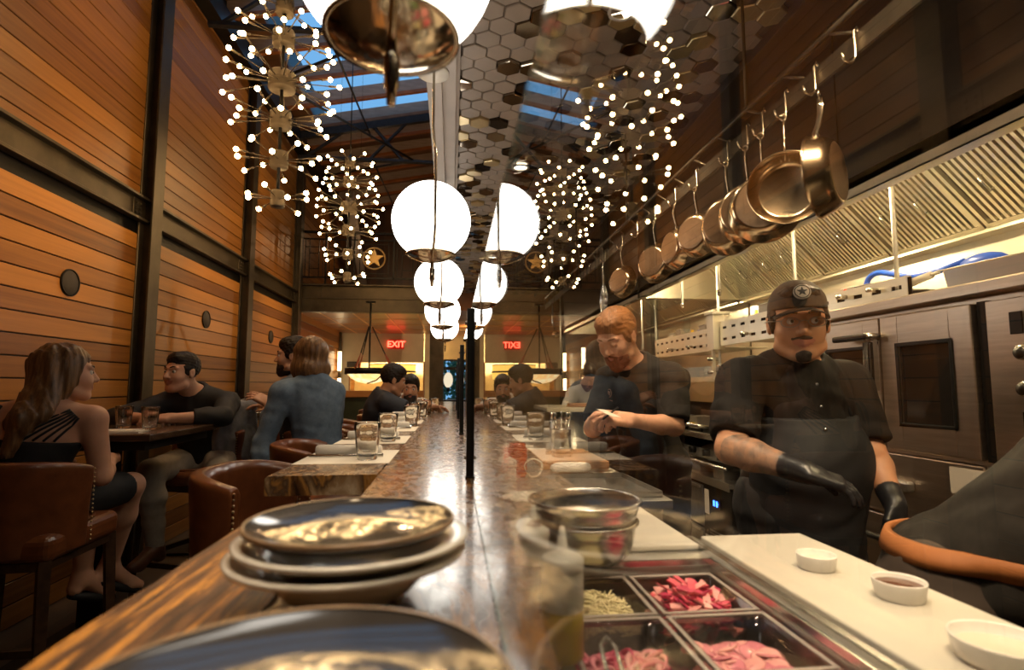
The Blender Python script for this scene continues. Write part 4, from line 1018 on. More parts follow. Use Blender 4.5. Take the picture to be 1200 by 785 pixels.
HK = [1.296, 1.425, 1.542, 1.631, 1.758, 2.004, 2.21, 2.448, 2.954, 3.297]
for y in HK+[1.15, 2.7, 3.7, 4.2, 5.05]:
    MB().tube([(.004, y-3, .045), (-.006, y-3, .065), (-.012, y-3, .05), (-.010, y-3, -.012), (-.022, y-3, -.028), (-.040, y-3, -.022), (-.046, y-3, -.004)], .0035, 6).build('hook', M_brass, t)
def pan():
    """hangs from its handle end at the origin; bottom faces local -X"""
    t = thing('frying_pan', 'x', 'pan', (0, 0, 0))
    r = .10; cz = -.205
    Mx = Matrix.Rotation(-PI/2, 3, 'Y')          # lathe axis -> +X... bottom toward -X
    Mx = Matrix(((0, 0, 1), (0, 1, 0), (-1, 0, 0)))
    MB().lathe([(r*.72, .0005), (r*.78, .003), (r*.90, .02), (r*1.0, .046), (r*1.035, .052), (r*1.03, .0545), (r*.985, .049), (r*.875, .022), (r*.76, .0055), (r*.7, .003), (0, .003)], (-.028, 0, cz), 56, 0, Mx).build('pan_body', M_pan, t)
    MB().lathe([(0, 0), (r*.66, 0), (r*.70, .0), (r*.725, .0015), (r*.73, .004)], (-.028, 0, cz), 56, 0, Mx).build('base_disc', M_panb, t)
    z0 = cz+r*.98
    h = MB().tube([(.012, 0, z0-.02), (.017, 0, z0+.015), (.009, 0, z0+.035), (.002, 0, z0+.06), (0, 0, -.03), (0, 0, -.006)], [.008, .009, .0075, .008, .009, .007], 8, flat=.45)
    h.lathe([(.006, -.002), (.011, -.002), (.011, .002), (.006, .002), (.006, -.002)], (.0, 0, .004), 14, 0, Mx)
    h.build('handle', M_brass, t)
    MB().ell((.008, -.010, z0-.018), (.006, .004, .004), seg=8, rings=5).ell((.008, .010, z0-.018), (.006, .004, .004), seg=8, rings=5).build('rivets', M_brass, t)
    return t
pan0 = pan()
PN = [(1.296, 1.05, 128, 'frying pan nearest the camera, seen edge-on at the right end of the rail'), (1.425, 1.0, 238, 'large open pan second from the right, its dark inside facing out'), (1.542, 1.06, 50, 'big pan third from the right, behind the dark-faced pan'), (1.631, 1.0, 42, 'pan in the middle of the overlapping cluster'), (1.758, 1.02, 36, 'pan at the left of the overlapping cluster'),
  (2.004, .86, 28, 'pan just left of the cluster, its worn base showing'), (2.21, .88, 8, 'pan seen nearly edge-on, left of the worn-based one'), (2.448, .92, 34, 'round pan with a scorched base, third from the left'), (2.954, .88, 30, 'smallest-looking pan near the left end of the rail')]
for i, (y, s_, a, lb) in enumerate(PN):
    o = pan0 if i == 0 else dup(pan0, (0, 0, 0)); o.location = (RX-.020+(.02 if i == 0 else 0), y, RZ-.028); o.rotation_euler = (0, R(2), R(a if i > 1 else (a))); o.scale = (s_,)*3; o['label'] = lb; o['group'] = 'frying pans on the pot rail'
t = thing('strainer', 'shiny perforated strainer hanging at the left end of the rail', 'strainer', (RX-.028, 3.297, RZ-.024))
mb = MB()
for k in range(6): mb.tube([(.0, (.02+.012*k)*math.cos(a), -.235+(.02+.014*k)*math.sin(a)) for a in [q*PI/12 for q in range(24)]], .0035, 5, closed=True)
for k in range(8): mb.tube([(.0, 0, -.235), (.0, .085*math.cos(k*PI/4), -.235+.09*math.sin(k*PI/4))], .003, 5)
mb.build('mesh_basket', M_steel, t); MB().tube([(0, 0, -.14), (0, 0, -.004)], .006, 8).build('handle', M_steel, t)
t = thing('ladle', 'twisted steel ladle hanging far along the rail', 'ladle', (RX-.028, 5.05, RZ-.024))
MB().tube([(0, 0, 0), (.0, 0, -.18), (.02, 0, -.24)], .008, 8).build('handle', M_steel, t); MB().ell((.03, 0, -.29), (.04, .045, .035), seg=16, rings=10).build('scoop', M_pan, t)

# ============================================================ exhaust hoods
M_hood = mat('hood_steel', (.72, .67, .55), .34, 1, nscale=3, rvar=.06)
M_filt = mat('filter_steel', (.80, .75, .62), .32, 1)
def hood(y0, y1, lb):
    t = thing('exhaust_hood', lb, 'hood', (0, y0, 0)); L = y1-y0
    MB().bx(1.45, 1.453, 0, L, 1.985, 2.06).bx(1.45, 1.50, 0, L, 1.985, 1.99).bx(1.497, 1.50, 0, L, 1.99, 2.03).build('front_lip', M_hood, t)
    MB().add([(1.5, 0, 2.03), (1.5, L, 2.03), (1.86, L, 2.33), (1.86, 0, 2.33)], [(0, 1, 2, 3)]).add([(1.86, 0, 2.33), (1.86, L, 2.33), (1.90, L, 2.33), (1.90, 0, 2.33)], [(0, 1, 2, 3)]).build('front_panel', M_hood, t, solid=.004)
    for ys, lab in ((0, 'e'), (L, 'e')):
        MB().prism([(1.45, 1.985), (2.45, 1.985), (2.45, 2.40), (1.86, 2.40), (1.45, 2.06)], .012, Matrix.Translation((0, ys-(.012 if ys else 0), 0)) @ Matrix(((1, 0, 0, 0), (0, 0, 1, 0), (0, 1, 0, 0), (0, 0, 0, 1)))).bx(1.45, 2.45, ys-.03 if ys else 0, ys if ys else .03, 1.98, 1.99).build('end_panel', M_hood, t)
    MB().bx(2.36, 2.37, 0, L, 1.15, 2.0).bx(1.90, 2.45, 0, L, 2.40, 2.41).build('back_panel', M_hood, t)
    MB().bx(2.28, 2.36, 0, L, 1.955, 1.985).bx(2.27, 2.28, 0, L, 1.955, 2.01).build('grease_trough', M_hood, t)
    n = max(1, round(L/.5)); w = L/n
    p0 = Vector((1.90, 0, 2.36)); p1 = Vector((2.28, 0, 1.985)); d = (p1-p0).normalized(); nn = Vector((-d.z, 0, d.x)) if False else Vector((d.z, 0, -d.x))
    for k in range(n):
        mb = MB(); a = k*w+.006; b = (k+1)*w-.006
        def strip_(ya, yb, off, th, q0=0., q1=1.):
            A = p0+(p1-p0)*q0; B = p0+(p1-p0)*q1
            vs = []
            for o_ in (off, off+th):
                for (P, yy) in ((A, ya), (B, ya), (B, yb), (A, yb)): vs.append(P+Vector((0, yy, 0))+nn*o_)
            mb.add(vs, [(0,1,2,3),(4,7,6,5),(0,4,5,1),(1,5,6,2),(2,6,7,3),(3,7,4,0)])
        strip_(a, a+.016, 0, .022); strip_(b-.016, b, 0, .022); strip_(a, b, 0, .022, 0, .03); strip_(a, b, 0, .022, .965, 1)
        m_ = int((b-a-.04)/.026)
        for q in range(m_):
            yy = a+.022+q*(b-a-.044)/m_; strip_(yy, yy+.0135, .002, .014)
        f = mb.build('grease_filter', M_filt, t)
        mb = MB(); strip_(a+.01, b-.01, -.03, .004); mb.build('baffle_back', M_steeld, f)
        mb = MB()
        for hy in (a+.15, b-.15):
            q = p0+(p1-p0)*.55; q2 = p0+(p1-p0)*.68
            mb.tube([q+Vector((0, hy, 0))+nn*.022, q+Vector((0, hy, 0))+nn*.045, q2+Vector((0, hy, 0))+nn*.045, q2+Vector((0, hy, 0))+nn*.022], .004, 6)
        mb.build('filter_handle', M_steel, f)
    return t
hood(-.5, 4.16, 'nearest long stainless exhaust hood with baffle filters over the oven')
hood(4.19, 7.15, 'farther stainless exhaust hood beyond the first one')
def hoodlight(y, lb, x=1.70):  # lamps added out of view behind the front panels to brighten the hoods
    t = thing('added_hood_lamp', lb, 'lamp', (x, y, 2.20), group='added lamps inside the hoods')
    MB().lathe([(0, .02), (.05, .02), (.055, 0), (.06, -.01), (0, -.012)], seg=20).build('fixture', M_hood, t)
    MB().ell((0, 0, -.035), (.035, .035, .045), seg=16, rings=10).build('bulb', emat('hood_bulb', (1, .76, .42), 620), t)
for y, lb in ((.9, 'added hood lamp over the near end of the oven'), (2.2, 'added hood lamp over the oven doors'), (3.3, 'added hood lamp over the range'), (5.2, 'added hood lamp in the farther hood')): hoodlight(y, lb)

# white suspension rods
M_rod = mat('white_rod', (.80, .77, .70), .4)
def hrod(x, y, z0, z1, lb, cl=True):
    t = thing('suspension_rod', lb, 'rod', (x, y, z0), group='white suspension rods under the hoods')
    MB().cyl((0, 0, 0), (0, 0, z1-z0), .009, seg=10).build('tube', M_rod, t)
    MB().lathe([(0, 0), (.013, .002), (.015, .02), (.009, .028)], seg=12).cyl((0, 0, -.012), (0, 0, 0), .012, seg=6).build('end_fitting', M_steel, t)
for x, y, z0, z1, lb in ((1.8, 2.05, 1.66, 2.28, 'white rod in front of the filters, right of the capped cook'), (1.8, 2.72, 1.78, 2.28, 'white rod just above the cook\'s cap'), (1.62, 3.2, 1.86, 2.13, 'short white rod ending below the hanging pans, right one'), (1.62, 3.75, 1.86, 2.13, 'short white rod ending below the hanging pans, left one'), (1.8, 3.58, 1.42, 2.28, 'long white rod carrying the plate shelf'), (1.8, 4.75, 1.45, 2.28, 'white rod at the far end of the slotted shelf'), (1.8, 5.1, 1.45, 2.2, 'white rod beyond the slotted shelf'), (1.8, 5.6, 1.4, 2.1, 'farthest white rod near the bearded cook\'s head')):
    hrod(x, y, z0, z1, lb)

# ============================================================ slotted over-shelves
M_shelf = mat('shelf_steel', (.74, .70, .60), .33, .85, noise=.05, nscale=6)
M_slot = mat('slot_dark', (.02, .018, .015), .7)
def slotshelf(y0, y1, z0, rows_, lb):
    t = thing('slotted_shelf', lb, 'shelf', (1.78, y0, z0), group='slotted overhead shelves'); L = y1-y0; H = .075*rows_
    mb = MB(); n = int(L/.105)
    # face plate with real slot openings
    ys_ = [0]; 
    for k in range(n): c = (k+.5)*L/n; ys_ += [c-.026, c+.026]
    ys_.append(L)
    for r in range(rows_):
        zc = .0375+.075*r
        mb.bx(0, .003, 0, L, r*.075, zc-.0085).bx(0, .003, 0, L, zc+.0085, (r+1)*.075)
        for k in range(0, len(ys_)-1, 2): mb.bx(0, .003, ys_[k], ys_[k+1], zc-.0085, zc+.0085)
    mb.bx(0, .02, 0, L, H, H+.004).bx(0, .02, 0, L, -.004, 0)
    mb.build('face_channel', M_shelf, t)
    MB().bx(.018, .022, 0, L, 0, H).build('back_channel', M_slot, t)
    MB().bx(.02, .42, 0, L, .02, .026).build('shelf_plate', M_shelf, t)
    MB().cyl((-.004, L*.28, .045), (-.05, L*.28, .045), .010, seg=10).cyl((-.004, L*.62, .045), (-.05, L*.62, .045), .010, seg=10).build('valve_knob', M_steel, t)
    return t
slotshelf(3.66, 4.72, 1.545, 2, 'farther slotted steel shelf with two rows of slots')
slotshelf(2.60, 3.52, 1.57, 2, 'slotted steel shelf behind the capped cook, two rows of slots')
slotshelf(1.98, 2.52, 1.655, 1, 'short slotted channel on top of the oven, single row of slots')
t = thing('shelf_bracket', 'square steel bracket post between the two slotted shelves', 'bracket', (1.76, 3.59, 1.34))
MB().bx(-.02, .06, -.05, .05, .20, .44).bx(-.03, .10, -.06, .06, .44, .46).bx(-.01, .01, -.012, .012, 0, .2).build('body', M_shelf, t, bevel=.003)
MB().cyl((-.04, 0, .14), (.05, 0, .14), .012, seg=10).cyl((-.04, 0, .05), (.05, 0, .05), .012, seg=10).build('clamp', M_steel, t)
# plate shelf and stacks of plates
tag(MB().bx(1.78, 2.30, 3.3, 4.75, 1.335, 1.35).bx(1.775, 1.78, 3.3, 4.75, 1.33, 1.362).build('plate_shelf', M_shelf), 'stainless shelf holding white plates above the range', 'shelf')
def simpleplate(r, loc, lb, grp):
    o = MB().lathe([(0, .004), (r*.5, .004), (r, .014), (r*.995, .017), (r*.6, .008), (0, .008)], seg=36).build('stacked_plate', M_wplate); o.location = loc; tag(o, lb, 'plate', grp); return o
pl0 = None
for s_i, (x, y, n, nm) in enumerate(((1.93, 4.45, 3, 'left'), (1.93, 4.12, 8, 'middle'), (1.93, 3.80, 8, 'right'))):
    for k in range(n):
        lb = 'white plate in the %s stack above the range, %s' % (nm, 'topmost' if k == n-1 else 'bottom one' if k == 0 else '%s from the bottom' % ['', 'second', 'third', 'fourth', 'fifth', 'sixth', 'seventh'][k])
        if pl0 is None: pl0 = simpleplate(.13, (x, y, 1.35), lb, 'white plates above the range'); o = pl0
        else: o = pl0.copy(); COL.objects.link(o); o.location = (x, y, 1.35+k*.0105); o['label'] = lb
# bits on the shelves
M_blue = mat('blue_plastic', (.02, .10, .62), .35); M_yel = mat('yellow_plastic', (.75, .50, .03), .5)
r3 = random.Random(11)
bits = [(4.55, 'white'), (4.40, 'steel'), (4.22, 'yellow'), (4.10, 'blue'), (3.95, 'steel'), (3.80, 'white'), (3.40, 'blue'), (3.28, 'yellow'), (3.12, 'steel'), (2.98, 'white'), (2.82, 'steel'), (2.68, 'blue'), (2.42, 'white'), (2.32, 'steel')]
wh = {'white': M_white, 'steel': M_steeld, 'yellow': M_yel, 'blue': M_blue}
pos_words = ['at the far end of the slotted shelf', 'second from the far end of the slotted shelf', 'beside the blue one on the farther shelf', 'on the farther slotted shelf', 'in the middle of the farther shelf', 'next to the square bracket on its far side', 'next to the square bracket on its near side', 'beside the blue one on the nearer shelf', 'in the middle of the nearer slotted shelf', 'on the nearer shelf left of the cook\'s cap', 'half hidden by the cook\'s cap', 'just left of the cook\'s face on the shelf', 'right of the cook\'s face on the short channel', 'beside the blue hose on the short channel']
for (y, c), w in zip(bits, pos_words):
    h = r3.uniform(.05, .09); zb = 1.571 if y > 3.6 else 1.596 if y > 2.55 else 1.681; hh = h+(.10 if y > 2.55 else .02); r_ = r3.uniform(.03, .045)
    if c in ('white', 'steel'): mb = MB().box((0, 0, hh/2), (r_*2.2, r_*2.4, hh), taper=.85).box((0, 0, hh+.003), (r_*2.4, r_*2.6, .008))
    else: mb = MB().lathe([(0, 0), (r_*.7, 0), (r_*.7, hh*.75), (r_*.5, hh*.85), (r_*.3, hh*.88), (r_*.3, hh), (0, hh)], seg=16)
    o = mb.build('container' if c in ('white', 'steel') else 'bottle', wh[c], bevel=.002 if c in ('white', 'steel') else 0); o.location = (1.9, y, zb); tag(o, '%s %s %s' % (c if c != 'steel' else 'grey steel', 'box' if c in ('white', 'steel') else 'bottle', w), 'container', 'odds and ends on the slotted shelves')

# ============================================================ range and undercounter fridge
t = thing('gas_range', 'black and steel gas range with a pan on top, behind the cooks', 'range', (1.75, 3.35, 0))
MB().bx(0, .62, 0, 1.1, .86, .955).build('cooktop_body', M_steelb, t, bevel=.004)
MB().bx(-.03, .0, 0, 1.1, .935, .965).bx(-.03, .02, 0, 1.1, .96, .972).build('front_rail', M_steel, t, bevel=.004)
MB().bx(.0, .01, 0, 1.1, .80, .93).build('control_panel', M_steeld, t)
for k in range(5):
    kb = MB().cyl((-.035, .12+k*.215, .845), (0, .12+k*.215, .845), .022, .026, 16).build('burner_knob', M_black, t); MB().box((-.04, .12+k*.215, .845), (.012, .012, .044)).build('knob_grip', M_black, kb)
mb = MB()
for k in range(4):
    for q in (-.08, 0, .08): mb.bx(.06, .56, .15+k*.26+q-.006, .15+k*.26+q+.006, .96, .985)
    mb.bx(.06, .075, .06+k*.26, .28+k*.26, .96, .985).bx(.30, .315, .06+k*.26, .28+k*.26, .96, .985)
mb.build('grate', M_black, t)
MB().bx(-.03, .62, 0, 1.1, .66, .685).bx(-.035, -.03, 0, 1.1, .64, .69).build('lower_shelf', M_steelb, t)
MB().bx(.3, .62, 0, 1.1, .685, .86).build('recess_back', M_black, t); MB().tube([(-.05, .0, .78), (-.05, 1.1, .78)], .011, 8).build('towel_bar', M_steel, t)
t = thing('undercounter_fridge', 'black undercounter refrigerator with a blue lit display', 'fridge', (1.75, 3.35, 0))
MB().bx(-.02, .6, 0, 1.1, .04, .64).build('cabinet', M_black, t, bevel=.004)
d = MB().bx(-.035, -.02, .38, 1.08, .35, .62).build('drawer', M_steeld, t, bevel=.004); MB().bx(-.045, -.035, .40, 1.06, .60, .615).build('handle', M_steelb, d)
d = MB().bx(-.035, -.02, .38, 1.08, .06, .33).build('drawer', M_steeld, t, bevel=.004); MB().bx(-.045, -.035, .40, 1.06, .31, .325).build('handle', M_steelb, d)
mb = MB()
for k in range(14): mb.bx(-.026, -.02, .05, .30, .08+k*.02, .09+k*.02)
mb.build('vent_grille', M_steeld, t)
MB().bx(-.026, -.02, .14, .26, .50, .57).build('display_panel', M_black, t); MB().bx(-.029, -.026, .215, .235, .512, .548).bx(-.029, -.026, .175, .195, .512, .548).bx(-.029, -.026, .165, .170, .53, .535).build('display_digit', emat('blue_led', (.05, .2, 1), 6), t)
MB().bx(-.024, -.02, .31, .37, .44, .60).bx(-.024, -.02, .31, .37, .18, .30).build('paper_label', M_paper, t)
# things on and under the range
def hotel(name, lx, ly, h, m, lb, loc, rz=0, cat='pan', grp=None):
    t = thing(name, lb, cat, loc, rz, grp); w = .004
    mb = MB(); vs = []
    def rec(a, b, z): return [(-a, -b, z), (a, -b, z), (a, b, z), (-a, b, z)]
    loops = [rec(lx/2+.012, ly/2+.012, h-.003), rec(lx/2+.012, ly/2+.012, h), rec(lx/2-w, ly/2-w, h), rec(lx/2*.93-w, ly/2*.93-w, w), rec(lx/2*.93, ly/2*.93, 0), rec(lx/2, ly/2, h-.003)]
    vs = [v for l in loops for v in l]; fs = []
    for i in range(6):
        j = (i+1) % 6
        if i == 3: continue
        fs += [(i*4+k, i*4+(k+1) % 4, j*4+(k+1) % 4, j*4+k) for k in range(4)]
    fs += [(12, 13, 14, 15), (16, 17, 18, 19)]
    mb.add(vs, fs).build('pan_body', m, t, bevel=.006)
    return t
hotel('steel_container', .10, .12, .09, M_steelb, 'small steel container with a white lid on the range, left of the labelled one', (1.83, 4.28, .986), cat='container')
hotel('steel_container', .12, .15, .09, M_shelf, 'pale container with a yellow label standing on the range', (1.85, 4.02, .986), cat='container')
sett('yellow_label', MB().bx(-.002, 0, -.03, .03, 0, .022), M_yel, 'yellow label stuck on the pale container on the range', 'label', None, (1.783, 4.0, 1.01))
t = thing('squeeze_bottle', 'white squeeze bottle on the range behind the bearded cook', 'bottle', (1.86, 4.50, .986))
MB().lathe([(0, 0), (.028, 0), (.028, .13), (.02, .14), (.008, .15), (.004, .18), (0, .18)], seg=20).build('bottle_body', M_white, t); MB().bx(-.0295, -.0275, -.02, .02, .05, .07).build('label_strip', M_yel, t)
t = thing('skillet', 'dark flat skillet on the range grate', 'pan', (1.93, 3.72, .986))
MB().lathe([(0, 0), (.10, 0), (.13, .03), (.126, .032), (.10, .005), (0, .005)], seg=40).build('pan_body', M_panb, t); MB().tube([(-.12, .03, .026), (-.30, .12, .045)], .010, 8, flat=.5).build('handle', M_steel, t)
sett('yellow_cloth', MB().box((0, 0, .006), (.1, .12, .012)), M_yel, 'yellow cloth on the corner of the range', 'cloth', None, (1.79, 4.38, .972), .2, bevel=.004)
for y, h, lb in ((4.3, .06, 'left small pan on the shelf under the range'), (3.95, .08, 'middle deep container on the shelf under the range'), (3.6, .06, 'right steel pan on the shelf under the range')):
    hotel('small_pan', .14, .16, h, M_steelb, lb, (1.84, y, .6855), cat='pan', grp='small pans under the range')

# wall of stacked black drawers behind cooks between range and oven
t = thing('worktable', 'stainless worktable beside the range, mostly behind the capped cook', 'table', (1.75, 2.55, 0))
MB().bx(0, .6, 0, .78, .88, .92).build('table_top', M_steelb, t, bevel=.004); MB().bx(.02, .6, .02, .76, .15, .88).build('cabinet', M_steeld, t)
mb = MB(); 
for y in (.05, .73):
    for x in (.05, .55): mb.cyl((x, y, 0), (x, y, .15), .02, seg=8)
mb.build('foot', M_steeld, t)

# ============================================================ convection oven
M_oven = mat('oven_steel', (.52, .43, .35), .33, 1, noise=.12, nscale=5, stretch=(1, 1, 14), rvar=.06)
M_oglass = mat('oven_window', (.012, .010, .009), .08, coat=.6)
OX = 1.75
t = thing('convection_oven', 'double-deck stainless convection oven with dark door windows', 'oven', (OX, 1.20, 0))
MB().bx(0.02, .59, 0, 1.30, .62, 1.60).build('cabinet', M_oven, t, bevel=.004)
MB().bx(-.03, .60, -.01, 1.31, 1.60, 1.645).build('top_slab', M_oven, t, bevel=.006)
def odoor(y0, y1, z0, z1, hs, nm='door'):
    mb = MB(); fy = .085; fz0, fz1 = .10, .12
    mb.bx(-.02, .02, y0, y0+fy, z0, z1).bx(-.02, .02, y1-fy, y1, z0, z1).bx(-.02, .02, y0+fy, y1-fy, z0, z0+fz0).bx(-.02, .02, y0+fy, y1-fy, z1-fz1, z1)
    d = mb.build(nm, M_oven, t, bevel=.004)
    MB().bx(-.010, .0, y0+fy-.003, y1-fy+.003, z0+fz0-.003, z1-fz1+.003).build('window_pane', M_oglass, d)
    g = MB()
    for (ya, yb, za, zb) in ((y0+fy-.008, y0+fy+.004, z0+fz0-.008, z1-fz1+.008), (y1-fy-.004, y1-fy+.008, z0+fz0-.008, z1-fz1+.008), (y0+fy-.008, y1-fy+.008, z0+fz0-.008, z0+fz0+.004), (y0+fy-.008, y1-fy+.008, z1-fz1-.004, z1-fz1+.008)): g.bx(-.024, -.018, ya, yb, za, zb)
    g.build('gasket', M_black, d, bevel=.004)
    if hs is not None: MB().tube([(-.02, hs, z0+.10), (-.065, hs, z0+.10), (-.065, hs, z1-.10), (-.02, hs, z1-.10)], .012, 10).build('handle', M_black, d)
odoor(.475, .875, 1.055, 1.575, None); odoor(.885, 1.285, 1.055, 1.575, .90)
hd = MB().box((-.07, .98, 1.50), (.03, .20, .026)).build('latch_handle', M_black, t, bevel=.008); MB().cyl((-.02, .89, 1.50), (-.075, .89, 1.50), .016, seg=14).bx(-.05, -.03, .88, .905, 1.28, 1.50).build('latch_rod', M_steel, hd)
MB().box((-.04, .93, 1.12), (.05, .06, .035)).build('lower_latch', M_black, t, bevel=.006)
MB().bx(-.012, .02, .0, .43, 1.055, 1.575).build('control_panel', M_oven, t, bevel=.003)
MB().bx(-.018, -.012, .25, .29, 1.46, 1.53).bx(-.018, -.012, .31, .35, 1.46, 1.53).build('rocker_switch', M_black, t, bevel=.002)
MB().bx(-.018, -.012, .27, .33, 1.16, 1.22).build('timer_display', M_black, t)
for z in (1.40, 1.29): k = MB().cyl((-.05, .295, z), (-.012, .295, z), .022, .03, 20).build('control_knob', M_steel, t); MB().lathe([(.0, 0), (.018, 0), (.018, .006), (0, .008)], seg=16, M=Matrix(((0, 0, -1), (0, 1, 0), (1, 0, 0))), c=(-.05, .295, z)).build('knob_face', M_black, k)
MB().bx(.0, .02, .435, .47, 1.05, 1.58).build('hinge_gap', M_black, t)
d = MB().bx(-.015, .02, .475, 1.285, .80, 1.035).build('drawer', M_oven, t, bevel=.005); MB().bx(-.05, -.015, .75, .98, .90, .94).build('recessed_handle', M_steelb, d, bevel=.01)
d = MB().bx(-.015, .02, .475, 1.285, .10, .785).build('lower_door', M_oven, t, bevel=.005); MB().tube([(-.015, .65, .70), (-.06, .65, .70), (-.06, 1.15, .70), (-.015, 1.15, .70)], .014, 10).build('handle', M_black, d)
MB().bx(.02, .59, 0, 1.30, .08, .62).bx(-.005, .02, .0, .47, .08, 1.04).build('lower_deck', M_oven, t); MB().bx(-.018, -.006, .40, .60, .93, 1.02).build('data_plate', M_paper, t)
mb = MB()
for y in (.1, 1.2):
    for x in (.1, .6): mb.cyl((x, y, 0), (x, y, .09), .03, seg=10)
mb.build('foot', M_black, t)
# on the oven
hotel('hotel_pan', .26, .30, .085, M_steelb, 'deep steel hotel pan with blue plastic inside, on top of the oven', (1.96, 1.72, 1.646), R(4))
hotel('hotel_pan', .26, .30, .09, M_shelf, 'pale container at the right end on top of the oven', (1.98, 1.33, 1.646))
sett('blue_bag', MB().ell((0, 0, .03), (.05, .09, .04), seg=14, rings=8).ell((.02, .05, .04), (.04, .05, .03), seg=12, rings=8), M_blue, 'crumpled blue plastic in the steel hotel pan', 'bag', None, (1.93, 1.80, 1.715))
sett('round_melon', MB().ell((0, 0, .06), (.07, .08, .06), seg=20, rings=12), mat('pale_dough', (.60, .55, .35), .5), 'round pale bread or melon behind the right container', 'food', None, (2.16, 1.45, 1.72))
pts = [Vector((1.88, 2.33, 1.66)), Vector((1.88, 2.325, 1.73)), Vector((1.88, 2.30, 1.785)), Vector((1.88, 2.24, 1.80)), Vector((1.89, 2.16, 1.775)), Vector((1.90, 2.08, 1.75)), Vector((1.92, 1.98, 1.755)), Vector((1.96, 1.90, 1.78))]
def catm(pts, n=6):
    out = []
    for i in range(len(pts)-1):
        a, b, c, d = pts[max(i-1, 0)], pts[i], pts[i+1], pts[min(i+2, len(pts)-1)]
        for k in range(n):
            t_ = k/n; out.append(.5*((2*b)+(c-a)*t_+(2*a-5*b+4*c-d)*t_*t_+(3*b-a-3*c+d)*t_**3))
    return out+[pts[-1]]
tag(MB().tube(catm(pts), .0125, 12).build('blue_hose', M_blue), 'looped bright blue hose on top of the oven', 'hose')
sett('white_bottle', MB().cyl((0, 0, 0), (.02, -.16, .03), .018, .014, 14).cyl((.02, -.16, .03), (.024, -.19, .036), .007, seg=8), M_white, 'white bottle lying on its side beside the blue hose', 'bottle', None, (1.83, 2.10, 1.70))
sett('red_marker', MB().cyl((0, 0, 0), (0, -.07, .05), .007, seg=8), mat('red_plastic', (.6, .03, .02), .4), 'red-handled tool leaning by the capped cook\'s head', 'tool', None, (1.84, 2.47, 1.70))
sett('bread_tin', MB().box((0, 0, .04), (.14, .16, .08), taper=.9), M_shelf, 'pale tin at the edge of the photo on top of the oven', 'container', None, (2.2, 1.7, 1.646), bevel=.004)
# end wall beyond the hoods
mb = MB().bx(1.42, 2.5, 7.16, 7.24, 0, 2.7)
struct('wall_kitchen_end', mb, M_darkwood)
# downlights in the tiled ceiling
def downlight(x, y, lb):
    t = thing('recessed_downlight', lb, 'ceiling light', (x, y, 2.685), group='recessed lights in the tiled ceiling')
    MB().lathe([(.042, .0), (.055, .0), (.055, -.004), (.042, -.004), (.042, 0)], seg=24).build('trim_ring', M_white, t)
    MB().lathe([(0, .002), (.042, .002)], seg=24).build('lens', emat('downlight_lens', (1, .86, .66), 14), t)
for y, lb in ((1.0, 'nearest recessed light in the hexagon ceiling'), (3.4, 'middle recessed light in the hexagon ceiling'), (5.9, 'far recessed light in the hexagon ceiling')): downlight(.42, y, lb)

def aisle(x, y, lb):  # ceiling lights added to brighten the cooks' faces
    t = thing('recessed_downlight', lb, 'ceiling light', (x, y, 2.695), group='added lights over the cooks')
    MB().lathe([(.042, .0), (.055, .0), (.055, -.004), (.042, -.004), (.042, 0)], seg=24).build('trim_ring', M_white, t)
    MB().lathe([(0, .002), (.042, .002)], seg=24).build('lens', emat('downlight_lens', (1, .86, .66), 14), t)
# ============================================================ people
def skinmat(name, c, c2=None):
    m = mat(name, c, .48, noise=.10, nscale=9, bmp=.06, bdist=.001) if not c2 else mat(name, c, .48, col2=c2, nscale=22, bmp=.05)
    b = m.node_tree.nodes['Principled BSDF']; b.inputs['Subsurface Weight'].default_value = .12; b.inputs['Subsurface Radius'].default_value = (.02, .008, .004); b.inputs['Subsurface Scale'].default_value = .4
    return m
SK_A = skinmat('skin_fair', (.56, .30, .19)); SK_B = skinmat('skin_tan', (.46, .225, .125)); SK_C = skinmat('skin_olive', (.50, .27, .165))
SK_T = skinmat('skin_tattooed', (.42, .22, .13), (.10, .085, .075))
M_lip = mat('lips', (.40, .15, .11), .42)
M_coat = mat('chef_coat_black', (.011, .009, .008), .75, noise=.3, nscale=30, spec=.15, bmp=.3)
M_coat2 = mat('chef_coat_charcoal', (.021, .018, .015), .75, noise=.3, nscale=30, spec=.15, bmp=.3)
M_apr = mat('apron_navy', (.008, .008, .010), .7, noise=.2, nscale=30)
M_glove = mat('nitrile_glove', (.014, .014, .016), .35)
M_cap = mat('cap_cloth', (.045, .035, .027), .85, noise=.2, nscale=60)
M_hairL = mat('hair_light_brown', (.26, .13, .050), .42, col2=(.05, .024, .011), nscale=26, stretch=(3, 3, .35), bmp=.5, bdist=.004)
M_hairD = mat('hair_dark', (.010, .006, .004), .5, spec=.25, col2=(.022, .013, .008), nscale=40, stretch=(2, 2, .5), bmp=.4, bdist=.003)
M_hairG = mat('hair_ginger', (.30, .13, .045), .55, col2=(.16, .065, .022), nscale=60, stretch=(2, 2, .8), bmp=.5, bdist=.002)
M_beardG = mat('beard_ginger', (.16, .045, .016), .7, noise=.4, nscale=80, bmp=.6, bdist=.003)
M_beardD = mat('beard_dark', (.022, .013, .009), .7, noise=.4, nscale=80, bmp=.6, bdist=.003)
M_denim = mat('denim', (.085, .125, .18), .8, col2=(.14, .19, .25), nscale=34, bmp=.2)
M_blk = mat('black_shirt', (.012, .011, .011), .7); M_nvy = mat('dark_navy_shirt', (.014, .016, .024), .7); M_wsh = mat('white_shirt', (.62, .58, .52), .8)
M_khaki = mat('taupe_trousers', (.30, .25, .19), .8, noise=.1, nscale=30); M_jean = mat('dark_trousers', (.018, .018, .02), .8)
M_eye = mat('eye_white', (.62, .56, .50), .2); M_iris = mat('iris', (.03, .018, .01), .15)

